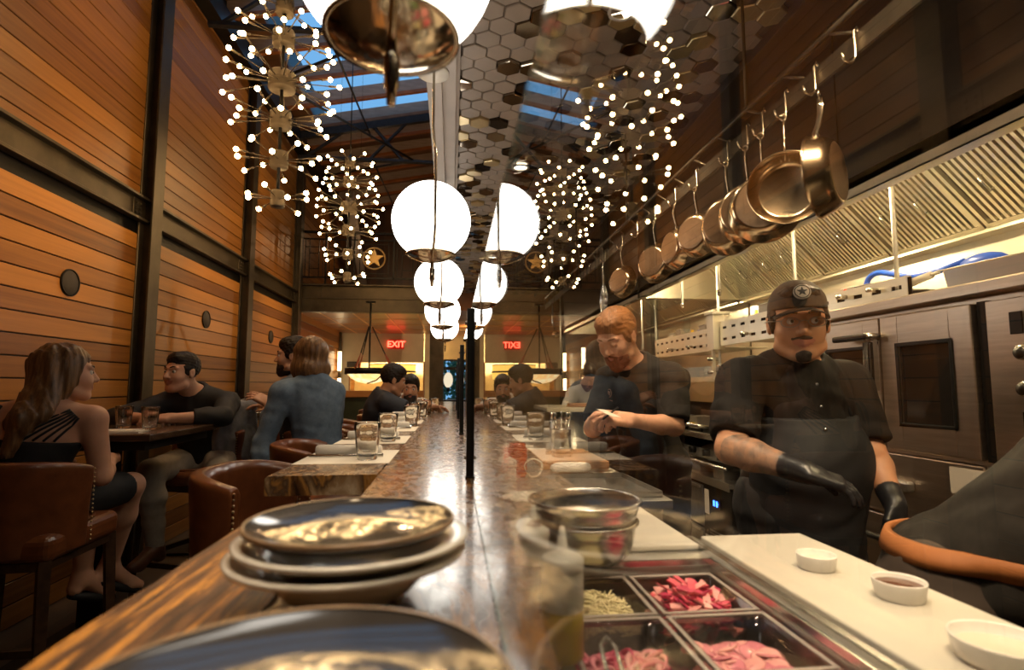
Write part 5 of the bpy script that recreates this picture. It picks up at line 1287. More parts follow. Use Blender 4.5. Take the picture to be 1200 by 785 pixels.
def head_prims(C, M, s, mt=0, fat=1.0, closed=False, nose=1.0):
    C = V(*C)
    W_ = lambda x, y, z: C+M@(V(x*fat, y, z)*s)
    E_ = lambda c, r, k=.012, m_=mt, sub=False: EL(W_(*c), V(r[0]*fat, r[1], r[2])*s, M, k*s, m_, sub)
    Q = lambda a, b, ra, rb, k=.010, m_=mt: RC(W_(*a), W_(*b), ra*s, rb*s, k*s, m_)
    P = [E_((0, -.018, .035), (.076, .096, .084)), E_((0, .018, -.020), (.066, .074, .078), .03), E_((0, .030, -.062), (.052, .055, .055), .025),
         E_((0, .066, -.098), (.024, .020, .018), .02), E_((.034, .052, -.030), (.026, .030, .028), .02), E_((-.034, .052, -.030), (.026, .030, .028), .02),
         Q((-.054, .02, -.075), (-.02, .062, -.10), .018, .016, .02), Q((.054, .02, -.075), (.02, .062, -.10), .018, .016, .02)]
    P += [E_((.031, .096, .004), (.019, .016, .013), .012, mt, True), E_((-.031, .096, .004), (.019, .016, .013), .012, mt, True)]
    P += [Q((-.042, .074, .024), (-.010, .084, .020), .0085, .009, .012), Q((.042, .074, .024), (.010, .084, .020), .0085, .009, .012)]
    P += [Q((0, .082, .012), (0, .104*nose if nose > 1 else .104, -.030), .0085, .0115, .008), Q((-.012, .094, -.034), (-.011, .090, -.036), .0078, .007, .006), Q((.012, .094, -.034), (.011, .090, -.036), .0078, .007, .006)]
    P += [Q((-.020, .080, -.0615), (0, .0885, -.0585), .0035, .0048, .004, 1), Q((.020, .080, -.0615), (0, .0885, -.0585), .0035, .0048, .004, 1), Q((-.017, .079, -.067), (.0, .0875, -.0685), .0035, .0055, .004, 1), Q((.017, .079, -.067), (.0, .0875, -.0685), .0035, .0055, .004, 1)]
    if closed: P += [E_((.031, .081, .002), (.0145, .0105, .010), .004), E_((-.031, .081, .002), (.0145, .0105, .010), .004)]
    for sg in (-1, 1):
        P += [EL(W_(sg*.078, -.004, -.006), V(.009*fat, .017, .030)*s, M, .006*s, mt), Q((sg*.083, -.012, .016), (sg*.082, -.016, -.010), .0045, .0045, .004), EL(W_(sg*.088, .004, -.006), V(.006, .008, .014)*s, M, .004*s, mt, True)]
    return P
def eyes(C, M, s, fat, parent, loc, gaze=(0, 1, 0)):
    C = V(*C)-V(*loc); g = nrm(gaze)
    for sg in (-1, 1):
        c = C+M@(V(sg*.031*fat, .0775, .002)*s)
        e = MB().ell(c, (.0108*s,)*3, seg=16, rings=10).build('eye', M_eye, parent)
        ic = c+M@(g*.0088*s)
        MB().ell(ic, (.0052*s, .0052*s, .0052*s), seg=12, rings=8).build('iris', M_iris, e)
def brows(C, M, s, fat, m_, parent, loc, th=.0035):
    C = V(*C)-V(*loc); mb = MB()
    for sg in (-1, 1):
        pts = [C+M@(V(sg*x*fat, y, z)*s) for x, y, z in ((.014, .0915, .0255), (.030, .0885, .031), (.046, .076, .0285))]
        mb = MB().tube(pts, [th*s, th*1.15*s, th*.5*s], 6); mb.build('eyebrow', m_, parent)
def hand_prims(w, fwd, up, side, curl=.5, mt=0, s=1.0, glove=None, spread=1.0, thumb=.4, index=None):
    """side: +1 left hand, -1 right hand; up = back-of-hand normal"""
    M = frame(fwd, up); w = V(*w); g = mt if glove is None else glove
    W_ = lambda x, y, z: w+M@(V(x*side, y, z)*s)
    P = [BX(W_(0, .048, 0), V(.041, .050, .0145)*s, M, .014, g, .012*s), RC(W_(0, -.01, 0), W_(0, .03, 0), .026*s, .026*s, .018, g), EL(W_(.024, .030, -.010), V(.020, .032, .015)*s, M, .012, g)]
    for i, (x, L) in enumerate(((.030, .070), (.0105, .078), (-.0095, .072), (-.029, .057))):
        c = (index if (index is not None and i == 0) else curl)*(1+.08*i); a = 0; p = V(x, .090-.004*abs(i-1), 0); r = .0092-.0008*(i == 3)
        dx = (x*.30)*spread/.09*.09
        for j, f_ in enumerate((.46, .30, .24)):
            a += c*(.75, .95, .7)[j]
            q = p+V(dx*.35, math.cos(a)*L*f_, -math.sin(a)*L*f_)
            P.append(RC(W_(*p), W_(*q), (r-.0005*j)*s, (r-.0005*(j+1))*s, .0035, g)); p = q
    t0 = V(.026, .018, -.008); t1 = V(.050, .046, -.014-.01*thumb); t2 = V(.053-.012*thumb, .072, -.022-.02*thumb); t3 = V(.046-.024*thumb, .092, -.028-.028*thumb)
    P += [RC(W_(*t0), W_(*t1), .0145*s, .0125*s, .008, g), RC(W_(*t1), W_(*t2), .0115*s, .0105*s, .004, g), RC(W_(*t2), W_(*t3), .0105*s, .0085*s, .004, g)]
    return P
def torso_frame(J):
    up = nrm(V(*J['nb'])-V(*J['pel'])); r = nrm(V(*J['shR'])-V(*J['shL'])); f = nrm(np.cross(up, r)); r = np.cross(f, up)
    return np.stack([r, f, up], 1)
def torso_prims(J, inf=0., fat=1., belly=1., mt=0, bust=0, lower=True):
    T = torso_frame(J); nb, pel = V(*J['nb']), V(*J['pel']); sw = np.linalg.norm(V(*J['shR'])-V(*J['shL']))/2; L = np.linalg.norm(nb-pel)
    A = lambda x, y, z: pel+T@V(x, y, z)
    P = [EL(A(0, .0, L*.70), V(sw*.90+inf, .108*fat+inf, L*.33+inf), T, .05, mt), EL(A(0, .008*belly, L*.36), V(.138*fat+inf, .104*belly*fat+inf, L*.30+inf), T, .06, mt), EL(A(0, -.005, L*.03), V(.160*fat+inf, .115*fat+inf, .115+inf), T, .06, mt)]
    if belly > 1.05: P.append(EL(A(0, .06*belly, L*.28), V(.145*fat+inf, .10*belly+inf, .16+inf), T, .06, mt))
    if bust: P += [EL(A(x, .085, L*.66), V(.062+inf, .055+inf, .062+inf), T, .03, mt) for x in (-.075, .075)]
    for k in ('shL', 'shR'):
        P.append(RC(nb+T@V(0, -.01, -.015), V(*J[k]), .052*fat**.5+inf, .054*fat**.5+inf, .05, mt))
    return P
def arm_prims(J, sd, inf=0., fat=1., mt=0, k=.025, mt2=None, upto=2, t=1.0):
    sh, el, wr = V(*J['sh'+sd]), V(*J['el'+sd]), V(*J['wr'+sd]); a = fat**.6
    P = [RC(sh, sh+(el-sh)*(t if upto == 1 else 1), .054*a+inf, (.041*a+inf) if t > .9 else .046*a+inf, k, mt, cut=(upto == 1))]
    if upto == 2:
        m_ = el+(wr-el)*.3
        P += [RC(el, m_, .041*a+inf, .041*a+inf, .02, mt if mt2 is None else mt2), RC(m_, wr, .041*a+inf, .0265*a**.5+inf, .02, mt if mt2 is None else mt2)]
    return P
def leg_prims(J, sd, inf=0., fat=1., mt=0, foot=True):
    hp, kn, an = V(*J['hip'+sd]), V(*J['kn'+sd]), V(*J['an'+sd])
    P = [RC(hp, kn, .086*fat+inf, .056+inf, .05, mt), RC(kn, kn+(an-kn)*.35, .054+inf, .055+inf, .03, mt), RC(kn+(an-kn)*.35, an, .055+inf, .036+inf, .03, mt)]
    return P
def foot_prims(J, sd, mt=0, inf=0):
    an = V(*J['an'+sd]); t = nrm(V(*J['toe'+sd])); heel = an+V(0, 0, -.055)-t*.035; ball = an+V(0, 0, -.062)+t*.12; tip = ball+t*.045
    return [RC(an, heel, .036+inf, .032+inf, .03, mt), RC(an+V(0,0,-.01), ball, .036+inf, .028+inf, .03, mt), RC(ball, tip, .030+inf, .022+inf, .02, mt)]
def rel(J, loc): return {k: (V(*v)-V(*loc) if not k.startswith('toe') and not k.startswith('f') and not k.startswith('u') else V(*v)) for k, v in J.items()}

def person(label, loc, J, skin, h=.0065, hs=1.0, hfat=1.0, fat=1., belly=1., face=(0, 1, 0), hup=(0, 0, 1), closed=False, hands=None, top=None, sleeve='short', topm=None, pants=None, shoes=None,
           glove=None, tattoo=False, nose=1., browm=None, gaze=(0, 1, 0), legs=True, bust=0, wr=.0018, neck=1., fine=True, bare=False, eyes_=True):
    loc = (loc[0], loc[1], 0); t = thing('person', label, 'person', loc); J = rel(J, loc)
    M = frame(face, hup); C = J['head']
    P = torso_prims(J, 0, fat, belly, 0, bust)
    P.append(RC(J['nb']+V(0, 0, -.02), C+M@V(0, -.022, -.055)*hs, .060*neck, .054*neck*hs, .03, 0))
    P += head_prims(C, M, hs, 0, hfat, closed, nose)
    mts = [skin, M_lip, SK_T, M_glove]
    for sd in 'LR':
        if 'el'+sd not in J: continue
        P += arm_prims(J, sd, 0, fat, 0, mt2=2 if (tattoo and sd in tattoo) else None)
        hd = (hands or {}).get(sd)
        if hd is not None: P += hand_prims(J['wr'+sd], hd['f'], hd['u'], 1 if sd == 'L' else -1, hd.get('curl', .4), 0, hd.get('s', 1.), 3 if glove else None, thumb=hd.get('thumb', .4), index=hd.get('index'))
        if glove: 
            d = nrm(J['el'+sd]-J['wr'+sd]); P.append(RC(J['wr'+sd], J['wr'+sd]+d*.05, .031, .036, .006, 3))
    if legs:
        for sd in 'LR': P += leg_prims(J, sd, 0, 1, 0)+foot_prims(J, sd)
    fn = []
    if fine:
        fn.append((C, V(.13, .13, .15)*hs, min(h, .0035)))
        for sd, hd in (hands or {}).items():
            if hd: fn.append((J['wr'+sd]+nrm(hd['f'])*.07, V(.12, .12, .12), min(h, .0042)))
    body = implicit('body', P, mts, t, h, fn)
    if eyes_ and not closed: eyes(C, M, hs, hfat, t, (0, 0, 0), gaze)
    if browm: brows(C, M, hs, hfat, browm, t, (0, 0, 0))
    if top:
        Q = torso_prims(J, .016, fat, belly, 0, bust)
        if sleeve:
            for sd in 'LR':
                if 'el'+sd not in J: continue
                if sleeve == 'short': Q += arm_prims(J, sd, .022, fat, 0, upto=1, t=.86)
                else: AP = arm_prims(J, sd, .016, fat, 0); Q += AP if sleeve == 'long' else AP[:2]+([RC(AP[2].a, AP[2].a+(AP[2].b-AP[2].a)*.35, .056, .052, .02, 0, cut=True)] if sleeve == 'half' else [])
        T = torso_frame(J)
        cuts = []; Q.append(EL(J['nb']+T@V(0, .03, .055), V(.070*neck, .075, .060), T, .008, 0, sub=True))
        tp = implicit(top, Q, topm, t, h, None, (wr, 22, 3), cuts)
        rg = []
        for k in range(18):
            a = 2*PI*k/18; rg.append(J['nb']+T@V(.068*neck*math.cos(a), .064*neck*math.sin(a)+.004, .022-.022*math.sin(a)))
        MB().tube(rg, .011, 8, closed=True, flat=1.5).build('collar', topm, tp)
    if pants:
        Q = []
        for sd in 'LR': Q += leg_prims(J, sd, .014, fat, 0)
        T = torso_frame(J); Q.append(EL(J['pel']+T@V(0, -.005, -.01), V(.168*fat, .125*fat, .12), T, .05, 0))
        implicit('trousers', Q, pants, t, max(h, .008), None, (.0022, 20, 5))
    if shoes:
        for sd in 'LR': implicit('shoe', foot_prims(J, sd, 0, .008), shoes, t, .008)
    return t, J, M, C
def hair(name, prims, m_, parent, h=.0045, wr=(.0015, 90, 2), cuts=()): return implicit(name, prims, m_, parent, h, None, wr, cuts)
def H(C, M, s): return lambda x, y, z: C+M@(V(x, y, z)*s)
def short_hair(C, M, s, m_, t, vol=1.0, fat=1., line=.045, sides=True, name='hair'):
    W_ = H(C, M, s)
    P = [EL(W_(0, -.020, .042), V(.0795*fat*vol**.5, .100, .085*vol)*s, M, .01), EL(W_(0, .035, .085), V(.055*fat, .050, .032*vol)*s, M, .03)]
    if sides: P += [EL(W_(sg*.066*fat, -.008, .012), V(.016, .050, .045)*s, M, .012) for sg in (-1, 1)]
    P += [EL(W_(0, .115, -.010), V(.085, .075, line+.025)*s, M, .012, sub=True), EL(W_(0, .06, -.075), V(.12, .085, .075)*s, M, .01, sub=True)]
    return hair(name, P, m_, t, .0045, (.0016, 110, 2), [HP(W_(0, 0, -.055), M@V(0, -.1, -1))])
def beard(C, M, s, m_, t, fat=1., full=True):
    W_ = H(C, M, s)
    P = [EL(W_(0, .036, -.074), V(.061*fat, .060, .055)*s, M, .02), EL(W_(0, .070, -.108), V(.030*fat, .026, .030)*s, M, .02)] if full else [EL(W_(0, .074, -.100), V(.022*fat, .018, .022)*s, M, .01)]
    ms = RC(W_(-.026*fat, .080, -.050), W_(0, .0925, -.0455), .0050*s, .0062*s, .004), RC(W_(.026*fat, .080, -.050), W_(0, .0925, -.0455), .0050*s, .0062*s, .004)
    P += list(ms)
    if full: P += [EL(W_(0, .100, -.0635), V(.017, .024, .0095)*s, M, .005, sub=True), EL(W_(0, .062, -.005), V(.080, .07, .042)*s, M, .008, sub=True)]
    return hair('beard', P, m_, t, .004, (.0012, 120, 4))

# ---------------- capped cook with glasses (front right)
S.frame_set(1)
L2 = (1.17, 1.80)
J2 = dict(head=(1.165, 1.755, 1.512), nb=(1.195, 1.83, 1.375), shR=(.975, 1.79, 1.315), shL=(1.405, 1.86, 1.305), pel=(1.20, 1.86, .90),
  elR=(.865, 1.665, 1.105), wrR=(.965, 1.455, 1.065), elL=(1.42, 1.78, 1.075), wrL=(1.375, 1.63, .93), hipR=(1.09, 1.84, .90), hipL=(1.30, 1.88, .90), knR=(1.09, 1.84, .48), knL=(1.31, 1.87, .48), anR=(1.09, 1.87, .09), anL=(1.31, 1.90, .09), toeR=(-.3, -1, 0), toeL=(.1, -1, 0))
t2, J, M, C = person('capped cook in glasses and black chef coat, gloved, behind the long white board', L2, J2, SK_B, h=.006, hs=1.08, hfat=1.05, fat=1.22, belly=1.25, face=(-.42, -.90, -.06), hands={'R': dict(f=(.85, -.45, -.30), u=(.25, -.35, .9), curl=.38, thumb=.5), 'L': dict(f=(-.02, -.25, -.97), u=(.6, -.75, .1), curl=.55, thumb=.5)},
  top='chef_coat', topm=M_coat, pants=M_jean, shoes=M_black, glove=True, tattoo='R', browm=M_hairD, neck=1.18, wr=.0042, gaze=(-.35, .9, .0))
W_ = H(C, M, 1.10)
cp = implicit('cap', [EL(W_(0, -.015, .050), V(.087, .108, .088)*1.06, M, .01)], M_cap, t2, .0045, None, (.0008, 40, 1), [HP(W_(0, 0, .036), M@V(0, .08, -1))])
def brim(u, v):
    a = (u-.5)*2; x = a*.074; y = .070+math.sqrt(max(0, 1-a*a))*(.030+.052*v)-abs(a)**2*.03*(1-v); z = .040-.010*v-.022*a*a
    return W_(x, y, z)
MB().sheet(brim, 20, 6).build('brim', M_cap, cp, solid=.004)
Mp = Matrix([list(r) for r in np.column_stack([M[:, 0], M@nrm(V(0, -.38, .92)), M@nrm(V(0, .92, .38))])])
pc = W_(0, .0905, .088)
pt = MB().lathe([(0, .002), (.024, .002), (.026, .0), (.026, -.006)], seg=36, c=pc, M=Mp).build('patch', mat('patch_grey', (.42, .38, .33), .8), cp)
sp_ = MB(); M4 = Matrix.Translation(Vector(pc)) @ Mp.to_4x4()
sp_.prism([((.017 if k % 2 == 0 else .007)*math.cos(PI/2+k*PI/5), (.017 if k % 2 == 0 else .007)*math.sin(PI/2+k*PI/5)) for k in range(10)], .002, M4, off=.002)
sp_.lathe([(.0205, .002), (.022, .0045), (.0235, .002)], seg=36, c=pc, M=Mp); sp_.build('star_emblem', M_black, pt)['label'] = 'dark star in a ring on the round cap patch'
short_hair(C, M, 1.10, M_hairD, t2, vol=.86, fat=1.06, line=.05)
beard(C, M, 1.10, M_beardD, t2, fat=1.1, full=False)
# glasses
g = MB()
for sg in (-1, 1):
    pts = [W_(sg*(.036+.024*math.cos(a)), .106-.010*(.036+.024*math.cos(a))/.06, -.002+.014*math.sin(a)) for a in [k*PI/9 for k in range(18)]]
    g.tube(pts, .0013, 5, closed=True); g.tube([W_(sg*.060, .096, .003), W_(sg*.090, .055, .004), W_(sg*.096, .0, .004)], .0016, 5)
g.tube([W_(-.012, .106, .0), W_(0, .108, .004), W_(.012, .106, .0)], .0015, 5)
gl_ = g.build('glasses', M_steeld, t2)
T = torso_frame(J)
ap = implicit('apron', [p for p in torso_prims(J, .026, 1.22, 1.25)[:4]]+[RC(J['pel']+T@V(0, .0, -.05), J['pel']+T@V(0, .0, -.5), .20, .22, .05)], M_apr, t2, .008, None, (.002, 18, 8), [HP(J['pel']+T@V(0, .01, 0), T@V(0, -1, 0)), HP(J['nb']+T@V(0, 0, -.17), T@V(0, 0, 1)), HP(J['pel']+T@V(0, 0, -.46), V(0, 0, -1))])
MB().tube([J['nb']+T@V(-.10, .13, -.18), J['nb']+T@V(-.09, .06, .0), J['nb']+T@V(0, -.09, .03), J['nb']+T@V(.09, .06, .0), J['nb']+T@V(.10, .13, -.18)], .008, 6, flat=2).build('apron_strap', M_apr, ap)
b_ = MB()
for k in range(5): b_.ell(J['nb']+T@V(.055, .152+.016*min(k, 3), -.06-.07*k), (.006, .006, .006), seg=8, rings=6)
b_.build('buttons', M_steel, t2)

# ---------------- bearded cook looking down
L1 = (.89, 2.58)
J1 = dict(head=(.745, 2.455, 1.522), nb=(.86, 2.55, 1.395), shR=(.785, 2.70, 1.335), shL=(.985, 2.41, 1.325), pel=(.985, 2.66, .93),
  elR=(.66, 2.58, 1.10), wrR=(.61, 2.30, 1.165), elL=(.955, 2.33, 1.125), wrL=(.70, 2.17, 1.165), hipR=(.93, 2.73, .93), hipL=(1.04, 2.60, .93), knR=(.95, 2.72, .50), knL=(1.05, 2.58, .50), anR=(.95, 2.74, .09), anL=(1.06, 2.60, .09), toeR=(-.7, -.7, 0), toeL=(-.5, -.8, 0))
t1, J, M, C = person('bearded ginger-haired cook in dark chef coat looking down at his hands', L1, J1, SK_A, h=.006, hs=1.04, fat=.94, face=(-.66, -.55, -.50), hup=(-.35, -.3, 1), closed=True,
  hands={'R': dict(f=(-.15, -.95, .1), u=(-.3, .1, .95), curl=.75, thumb=.9), 'L': dict(f=(-.95, -.25, .12), u=(-.1, -.55, .8), curl=.70, thumb=.9, index=.45)}, top='chef_coat', topm=M_coat2, pants=M_jean, shoes=M_black, browm=M_hairG, wr=.004)
short_hair(C, M, 1.04, M_hairG, t1, vol=1.06)
beard(C, M, 1.04, M_beardG, t1)
T = torso_frame(J)
ap = implicit('apron', [p for p in torso_prims(J, .026, .94, 1)[:4]]+[RC(J['pel']+T@V(0, .0, -.05), J['pel']+T@V(0, .0, -.45), .15, .155, .05)], M_apr, t1, .008, None, (.002, 18, 8), [HP(J['pel']+T@V(0, .01, 0), T@V(0, -1, 0)), HP(J['nb']+T@V(0, 0, -.20), T@V(0, 0, 1)), HP(J['pel']+T@V(0, 0, -.42), V(0, 0, -1)), HP(J['pel']+T@V(-.125, 0, 0), T@V(-1, 0, 0)), HP(J['pel']+T@V(.125, 0, 0), T@V(1, 0, 0))])
lc = J['nb']+T@V(.085, .118, -.10); n_ = T@nrm(V(.35, 1, .35)); Ml = frame(n_, T[:, 2]); Mq = Matrix([list(r) for r in np.column_stack([Ml[:, 0], Ml[:, 2], Ml[:, 1]])])
lg = MB().lathe([(.017, .004), (.019, .0065), (.021, .004)], seg=28, c=lc, M=Mq)
for k in range(3): lg.tube([lc+Ml@V(-.010+.008*k, .006, -.009), lc+Ml@V(-.006+.006*k, .007, .010)], .0016, 5)
lg.tube([lc+Ml@V(-.03, .003, -.032), lc+Ml@V(.03, .003, -.032)], .0018, 5)
lg.build('embroidered_logo', mat('thread_tan', (.36, .24, .19), .8), t1)
sett('order_ticket', MB().box((0, 0, 0), (.05, .09, .001), (.3, .1, .2)), M_paper, 'small white order ticket held by the bearded cook', 'paper', None, (.60, 2.10, 1.195), R(20))
tag(MB().tube([(.585, 2.13, 1.17), (.655, 2.16, 1.215)], .004, 8).build('pen', M_black), 'dark pen in the bearded cook\'s hand', 'pen')

# ---------------- cook bent over at the right edge
L3 = (1.10, 1.15)
J3 = dict(head=(1.52, .62, 1.24), nb=(1.30, .88, 1.20), shR=(1.17, .72, 1.15), shL=(1.45, 1.02, 1.17), pel=(1.10, 1.15, .86), elR=(1.34, .50, .96), wrR=(1.48, .34, .92), elL=(1.62, .84, .95), wrL=(1.66, .60, .92),
  hipR=(1.03, 1.08, .87), hipL=(1.16, 1.21, .87), knR=(1.06, 1.03, .46), knL=(1.21, 1.16, .46), anR=(1.03, 1.09, .09), anL=(1.15, 1.22, .09), toeR=(.5, -1, 0), toeL=(.5, -1, 0))
t3, J, M, C = person('cook bent forward at the right edge, dark shirt with an orange apron strap', L3, J3, SK_B, h=.008, hs=1.05, fat=1.12, belly=1.1, face=(.5, -.8, -.3), top='shirt', topm=M_coat2, pants=mat('brown_trousers', (.040, .026, .018), .8), shoes=M_black, fine=False, wr=.003,
  hands={'R': dict(f=(.3, -.9, -.3), u=(0, -.3, .9)), 'L': dict(f=(-.1, -.9, -.3), u=(0, -.3, .9))})
short_hair(C, M, 1.05, M_hairD, t3)
T = torso_frame(J); TQ = torso_prims(J, .020, 1.12, 1.1)+[p for sd in 'LR' for p in leg_prims(J, sd, .018, 1.12)[:1]]
def ribbon(c, T, TQ, z, hgt, th=.004, n=48, tilt=0.):
    mb = MB(); vs = []
    for k in range(n):
        a = 2*PI*k/n; d = T@V(math.cos(a), math.sin(a), tilt*math.sin(a)); col = []
        for zz in (z-hgt/2, z, z+hgt/2):
            o_ = c+T@V(0, 0, zz); r = .40
            for _ in range(80):
                dd = min(float(q.d((o_+d*r)[None, :])[0]) for q in TQ)
                if dd < .001: break
                r -= max(dd*.8, .001)
            col.append((o_, d, r))
        m_ = sum(q[2] for q in col)/3
        for (o_, d_, r) in col: vs.append(o_+d_*((r+m_)/2+.010+th))
        for (o_, d_, r) in reversed(col): vs.append(o_+d_*((r+m_)/2))
    fs = [(k*6+j, k*6+(j+1) % 6, ((k+1) % n)*6+(j+1) % 6, ((k+1) % n)*6+j) for k in range(n) for j in range(6)]
    return mb.add(vs, fs, 0, True)
ap = implicit('apron', [EL(J['pel']+T@V(0, .03, -.03), V(.20, .165, .15), T, .05), RC(J['pel']+V(.03, -.03, -.1), J['pel']+V(.05, -.05, -.5), .20, .22, .06)], mat('apron_taupe', (.085, .062, .045), .8, noise=.2, nscale=20), t3, .009, None, (.002, 18, 8), [HP(J['pel']+V(.02, -.05, 0), V(-.55, .8, 0)), HP(J['pel']+V(0, 0, .105), V(.12, -.16, 1)), HP(J['pel']+V(0, 0, -.5), V(0, 0, -1))])
T2 = frame((.55, -.8, 0), nrm(V(.12, -.16, 1))); ribbon(J['pel']+V(.02, -.02, .04), T2, TQ, .055, .038).build('waist_strap', mat('orange_strap', (.28, .092, .02), .7, bmp=.3, nscale=50), ap)['label'] = 'orange leather-look waist strap'

# ---------------- far bartender
L4 = (1.40, 5.55)
J4 = dict(head=(1.345, 5.42, 1.395), nb=(1.42, 5.52, 1.30), shR=(1.22, 5.55, 1.22), shL=(1.58, 5.48, 1.22), pel=(1.42, 5.72, .85), elR=(1.10, 5.35, 1.06), wrR=(1.16, 5.12, 1.05), elL=(1.52, 5.28, 1.05), wrL=(1.36, 5.10, 1.07), hipR=(1.33, 5.72, .85), hipL=(1.51, 5.72, .85), knR=(1.33, 5.7, .46), knL=(1.51, 5.7, .46), anR=(1.33, 5.75, .09), anL=(1.51, 5.75, .09), toeR=(0, -1, 0), toeL=(0, -1, 0))
t4, J, M, C = person('far bartender in a white shirt and grey apron bending over his work', L4, J4, SK_A, h=.009, face=(-.2, -.8, -.6), hup=(0, -.4, 1), closed=True, top='shirt', sleeve='long', topm=M_wsh, pants=M_jean, shoes=M_black, hands={'R': dict(f=(.3, -.9, 0), u=(0, 0, 1)), 'L': dict(f=(-.4, -.9, 0), u=(0, 0, 1))})
short_hair(C, M, 1, M_hairD, t4); beard(C, M, 1, M_beardG, t4)
T = torso_frame(J)
implicit('apron', [p for p in torso_prims(J, .026, 1, 1)[:3]]+[RC(J['pel'], J['pel']+V(0, 0, -.45), .17, .19, .05)], mat('apron_grey', (.10, .085, .07), .8), t4, .010, None, None, [HP(J['pel']+T@V(0, .02, 0), T@V(0, -1, 0)), HP(J['nb']+T@V(0, 0, -.15), T@V(0, 0, 1)), HP(J['nb']+T@V(-.11, 0, 0), T@V(-1, 0, 0)), HP(J['nb']+T@V(.11, 0, 0), T@V(1, 0, 0))])

# ---------------- seated woman at left, back to us
L5 = (-1.62, 2.46)
J5 = dict(head=(-1.595, 2.50, 1.352), nb=(-1.635, 2.44, 1.225), shR=(-1.465, 2.47, 1.165), shL=(-1.805, 2.40, 1.165), pel=(-1.670, 2.40, .84), elR=(-1.435, 2.50, .93), wrR=(-1.530, 2.72, .97), elL=(-1.850, 2.40, .92), wrL=(-1.770, 2.62, .98),
  hipR=(-1.580, 2.44, .83), hipL=(-1.760, 2.44, .83), knR=(-1.510, 2.86, .83), knL=(-1.710, 2.88, .83), anR=(-1.670, 3.02, .42), anL=(-1.730, 2.92, .40), toeR=(.5, .75, -.45), toeL=(.3, .8, -.3))
t5, J, M, C = person('woman with long brown hair in a strappy black top, seated with her back to us', L5, J5, SK_A, h=.0065, hs=.97, fat=.86, face=(.80, .58, .02), hands={'R': dict(f=(-.5, .85, .05), u=(0, 0, 1), curl=.3), 'L': dict(f=(.2, .9, .05), u=(0, 0, 1), curl=.3)}, bust=0, neck=.82, browm=M_hairL)
T = torso_frame(J)
tp = implicit('strappy_top', torso_prims(J, .010, .86, 1), M_blk, t5, .006, None, (.001, 20, 3), [HP(J['nb']+T@V(0, 0, -.135), T@V(.0, -.12, 1))])
Tb = torso_prims(J, .006, .86, 1)
def surf_back(x, z):                        # point on her back for strap placement
    p = J['nb']+T@V(x, -.30, z); d = T@V(0, 1, 0)
    for _ in range(60):
        dd = min(float(q.d(p[None, :])[0]) for q in Tb)
        if dd < .0015: break
        p = p+d*max(dd*.7, .0015)
    return p
for k in range(6):
    u = k/5
    a = V(.135-.02*u*0, 0, -.03); x0, z0 = -.06+.155*u, -.14; x1, z1 = .115+.035*u, -.012-.03*u
    MB().tube([surf_back(x0+(x1-x0)*q/6, z0+(z1-z0)*q/6) for q in range(7)], .0045, 6, flat=1.4).build('strap', M_blk, tp)
for x in (-.125, -.150): MB().tube([surf_back(x+.01*q/4, -.15+.13*q/4) for q in range(5)], .0075, 6, flat=1.5).build('strap', M_blk, tp)
implicit('skirt', leg_prims(J, 'L', .016, .9)[:1]+leg_prims(J, 'R', .016, .9)[:1]+[EL(J['pel'], V(.165, .125, .12), T, .05)], M_blk, t5, .008, None, (.001, 20, 3), [HP(J['knR']+V(0, -.06, 0), V(0, 1, 0))])
W_ = H(C, M, .97)
hair('long_hair', [EL(W_(0, -.024, .040), V(.088, .108, .092)*.97, M, .02), EL(W_(-.050, -.015, -.03), V(.036, .068, .080), M, .03), EL(W_(.056, -.03, -.03), V(.034, .064, .080), M, .03),
  RC(W_(-.0, -.065, -.02), J['nb']+T@V(-.010, -.092, -.06), .058, .042, .04), RC(J['nb']+T@V(-.010, -.092, -.06), J['nb']+T@V(-.035, -.102, -.19), .042, .024, .04), RC(W_(.05, -.05, -.06), J['nb']+T@V(.055, -.085, -.03), .042, .026, .04),
  RC(W_(-.04, -.03, -.06), J['nb']+T@V(-.060, -.075, -.08), .036, .022, .03), EL(W_(0, .115, -.02), V(.066, .075, .095)*.97, M, .012, sub=True)], M_hairL, t5, .005, (.0035, (70, 70, 9), 6))
MB().tube([J['anR']+V(.042*math.cos(a), .042*math.sin(a), .012*math.sin(a)) for a in [k*PI/8 for k in range(16)]], .006, 6, closed=True).build('ankle_strap', M_blk, t5)
# sandal soles
for sd in 'LR':
    an = J['an'+sd]; d = nrm(J['toe'+sd]); MB().tube([an+V(0, 0, -.085)-d*.05, an+V(0, 0, -.092)+d*.06, an+V(0, 0, -.092)+d*.17], [.018, .022, .014], 8, flat=1.6).build('sandal', M_blk, t5)

# ---------------- seated man at left facing us
L6 = (-1.55, 3.86)
J6 = dict(head=(-1.675, 3.66, 1.382), nb=(-1.63, 3.76, 1.255), shR=(-1.79, 3.74, 1.19), shL=(-1.415, 3.72, 1.19), pel=(-1.60, 3.90, .83), elR=(-1.98, 3.55, 1.11), wrR=(-1.74, 3.40, 1.115), elL=(-1.36, 3.50, 1.115), wrL=(-1.60, 3.38, 1.115),
  hipR=(-1.70, 3.88, .82), hipL=(-1.50, 3.88, .82), knR=(-1.74, 3.50, .80), knL=(-1.37, 3.50, .80), anR=(-1.72, 3.55, .36), anL=(-1.38, 3.55, .36), toeR=(-.2, -1, 0), toeL=(.1, -1, 0))
t6, J, M, C = person('dark-haired man in a black shirt leaning on clasped hands at the high table', L6, J6, SK_A, h=.0065, face=(-.40, -.92, .02), hs=1.04, hands={'R': dict(f=(.97, -.1, .0), u=(0, -.2, 1), curl=.35, thumb=.3), 'L': dict(f=(-.97, -.25, .02), u=(0, -.2, 1), curl=.35, thumb=.3)}, top='shirt', sleeve='half', topm=M_blk, pants=M_khaki, shoes=mat('brown_shoe', (.10, .04, .02), .4), browm=M_hairD, gaze=(-.3, .9, 0), nose=1.04)
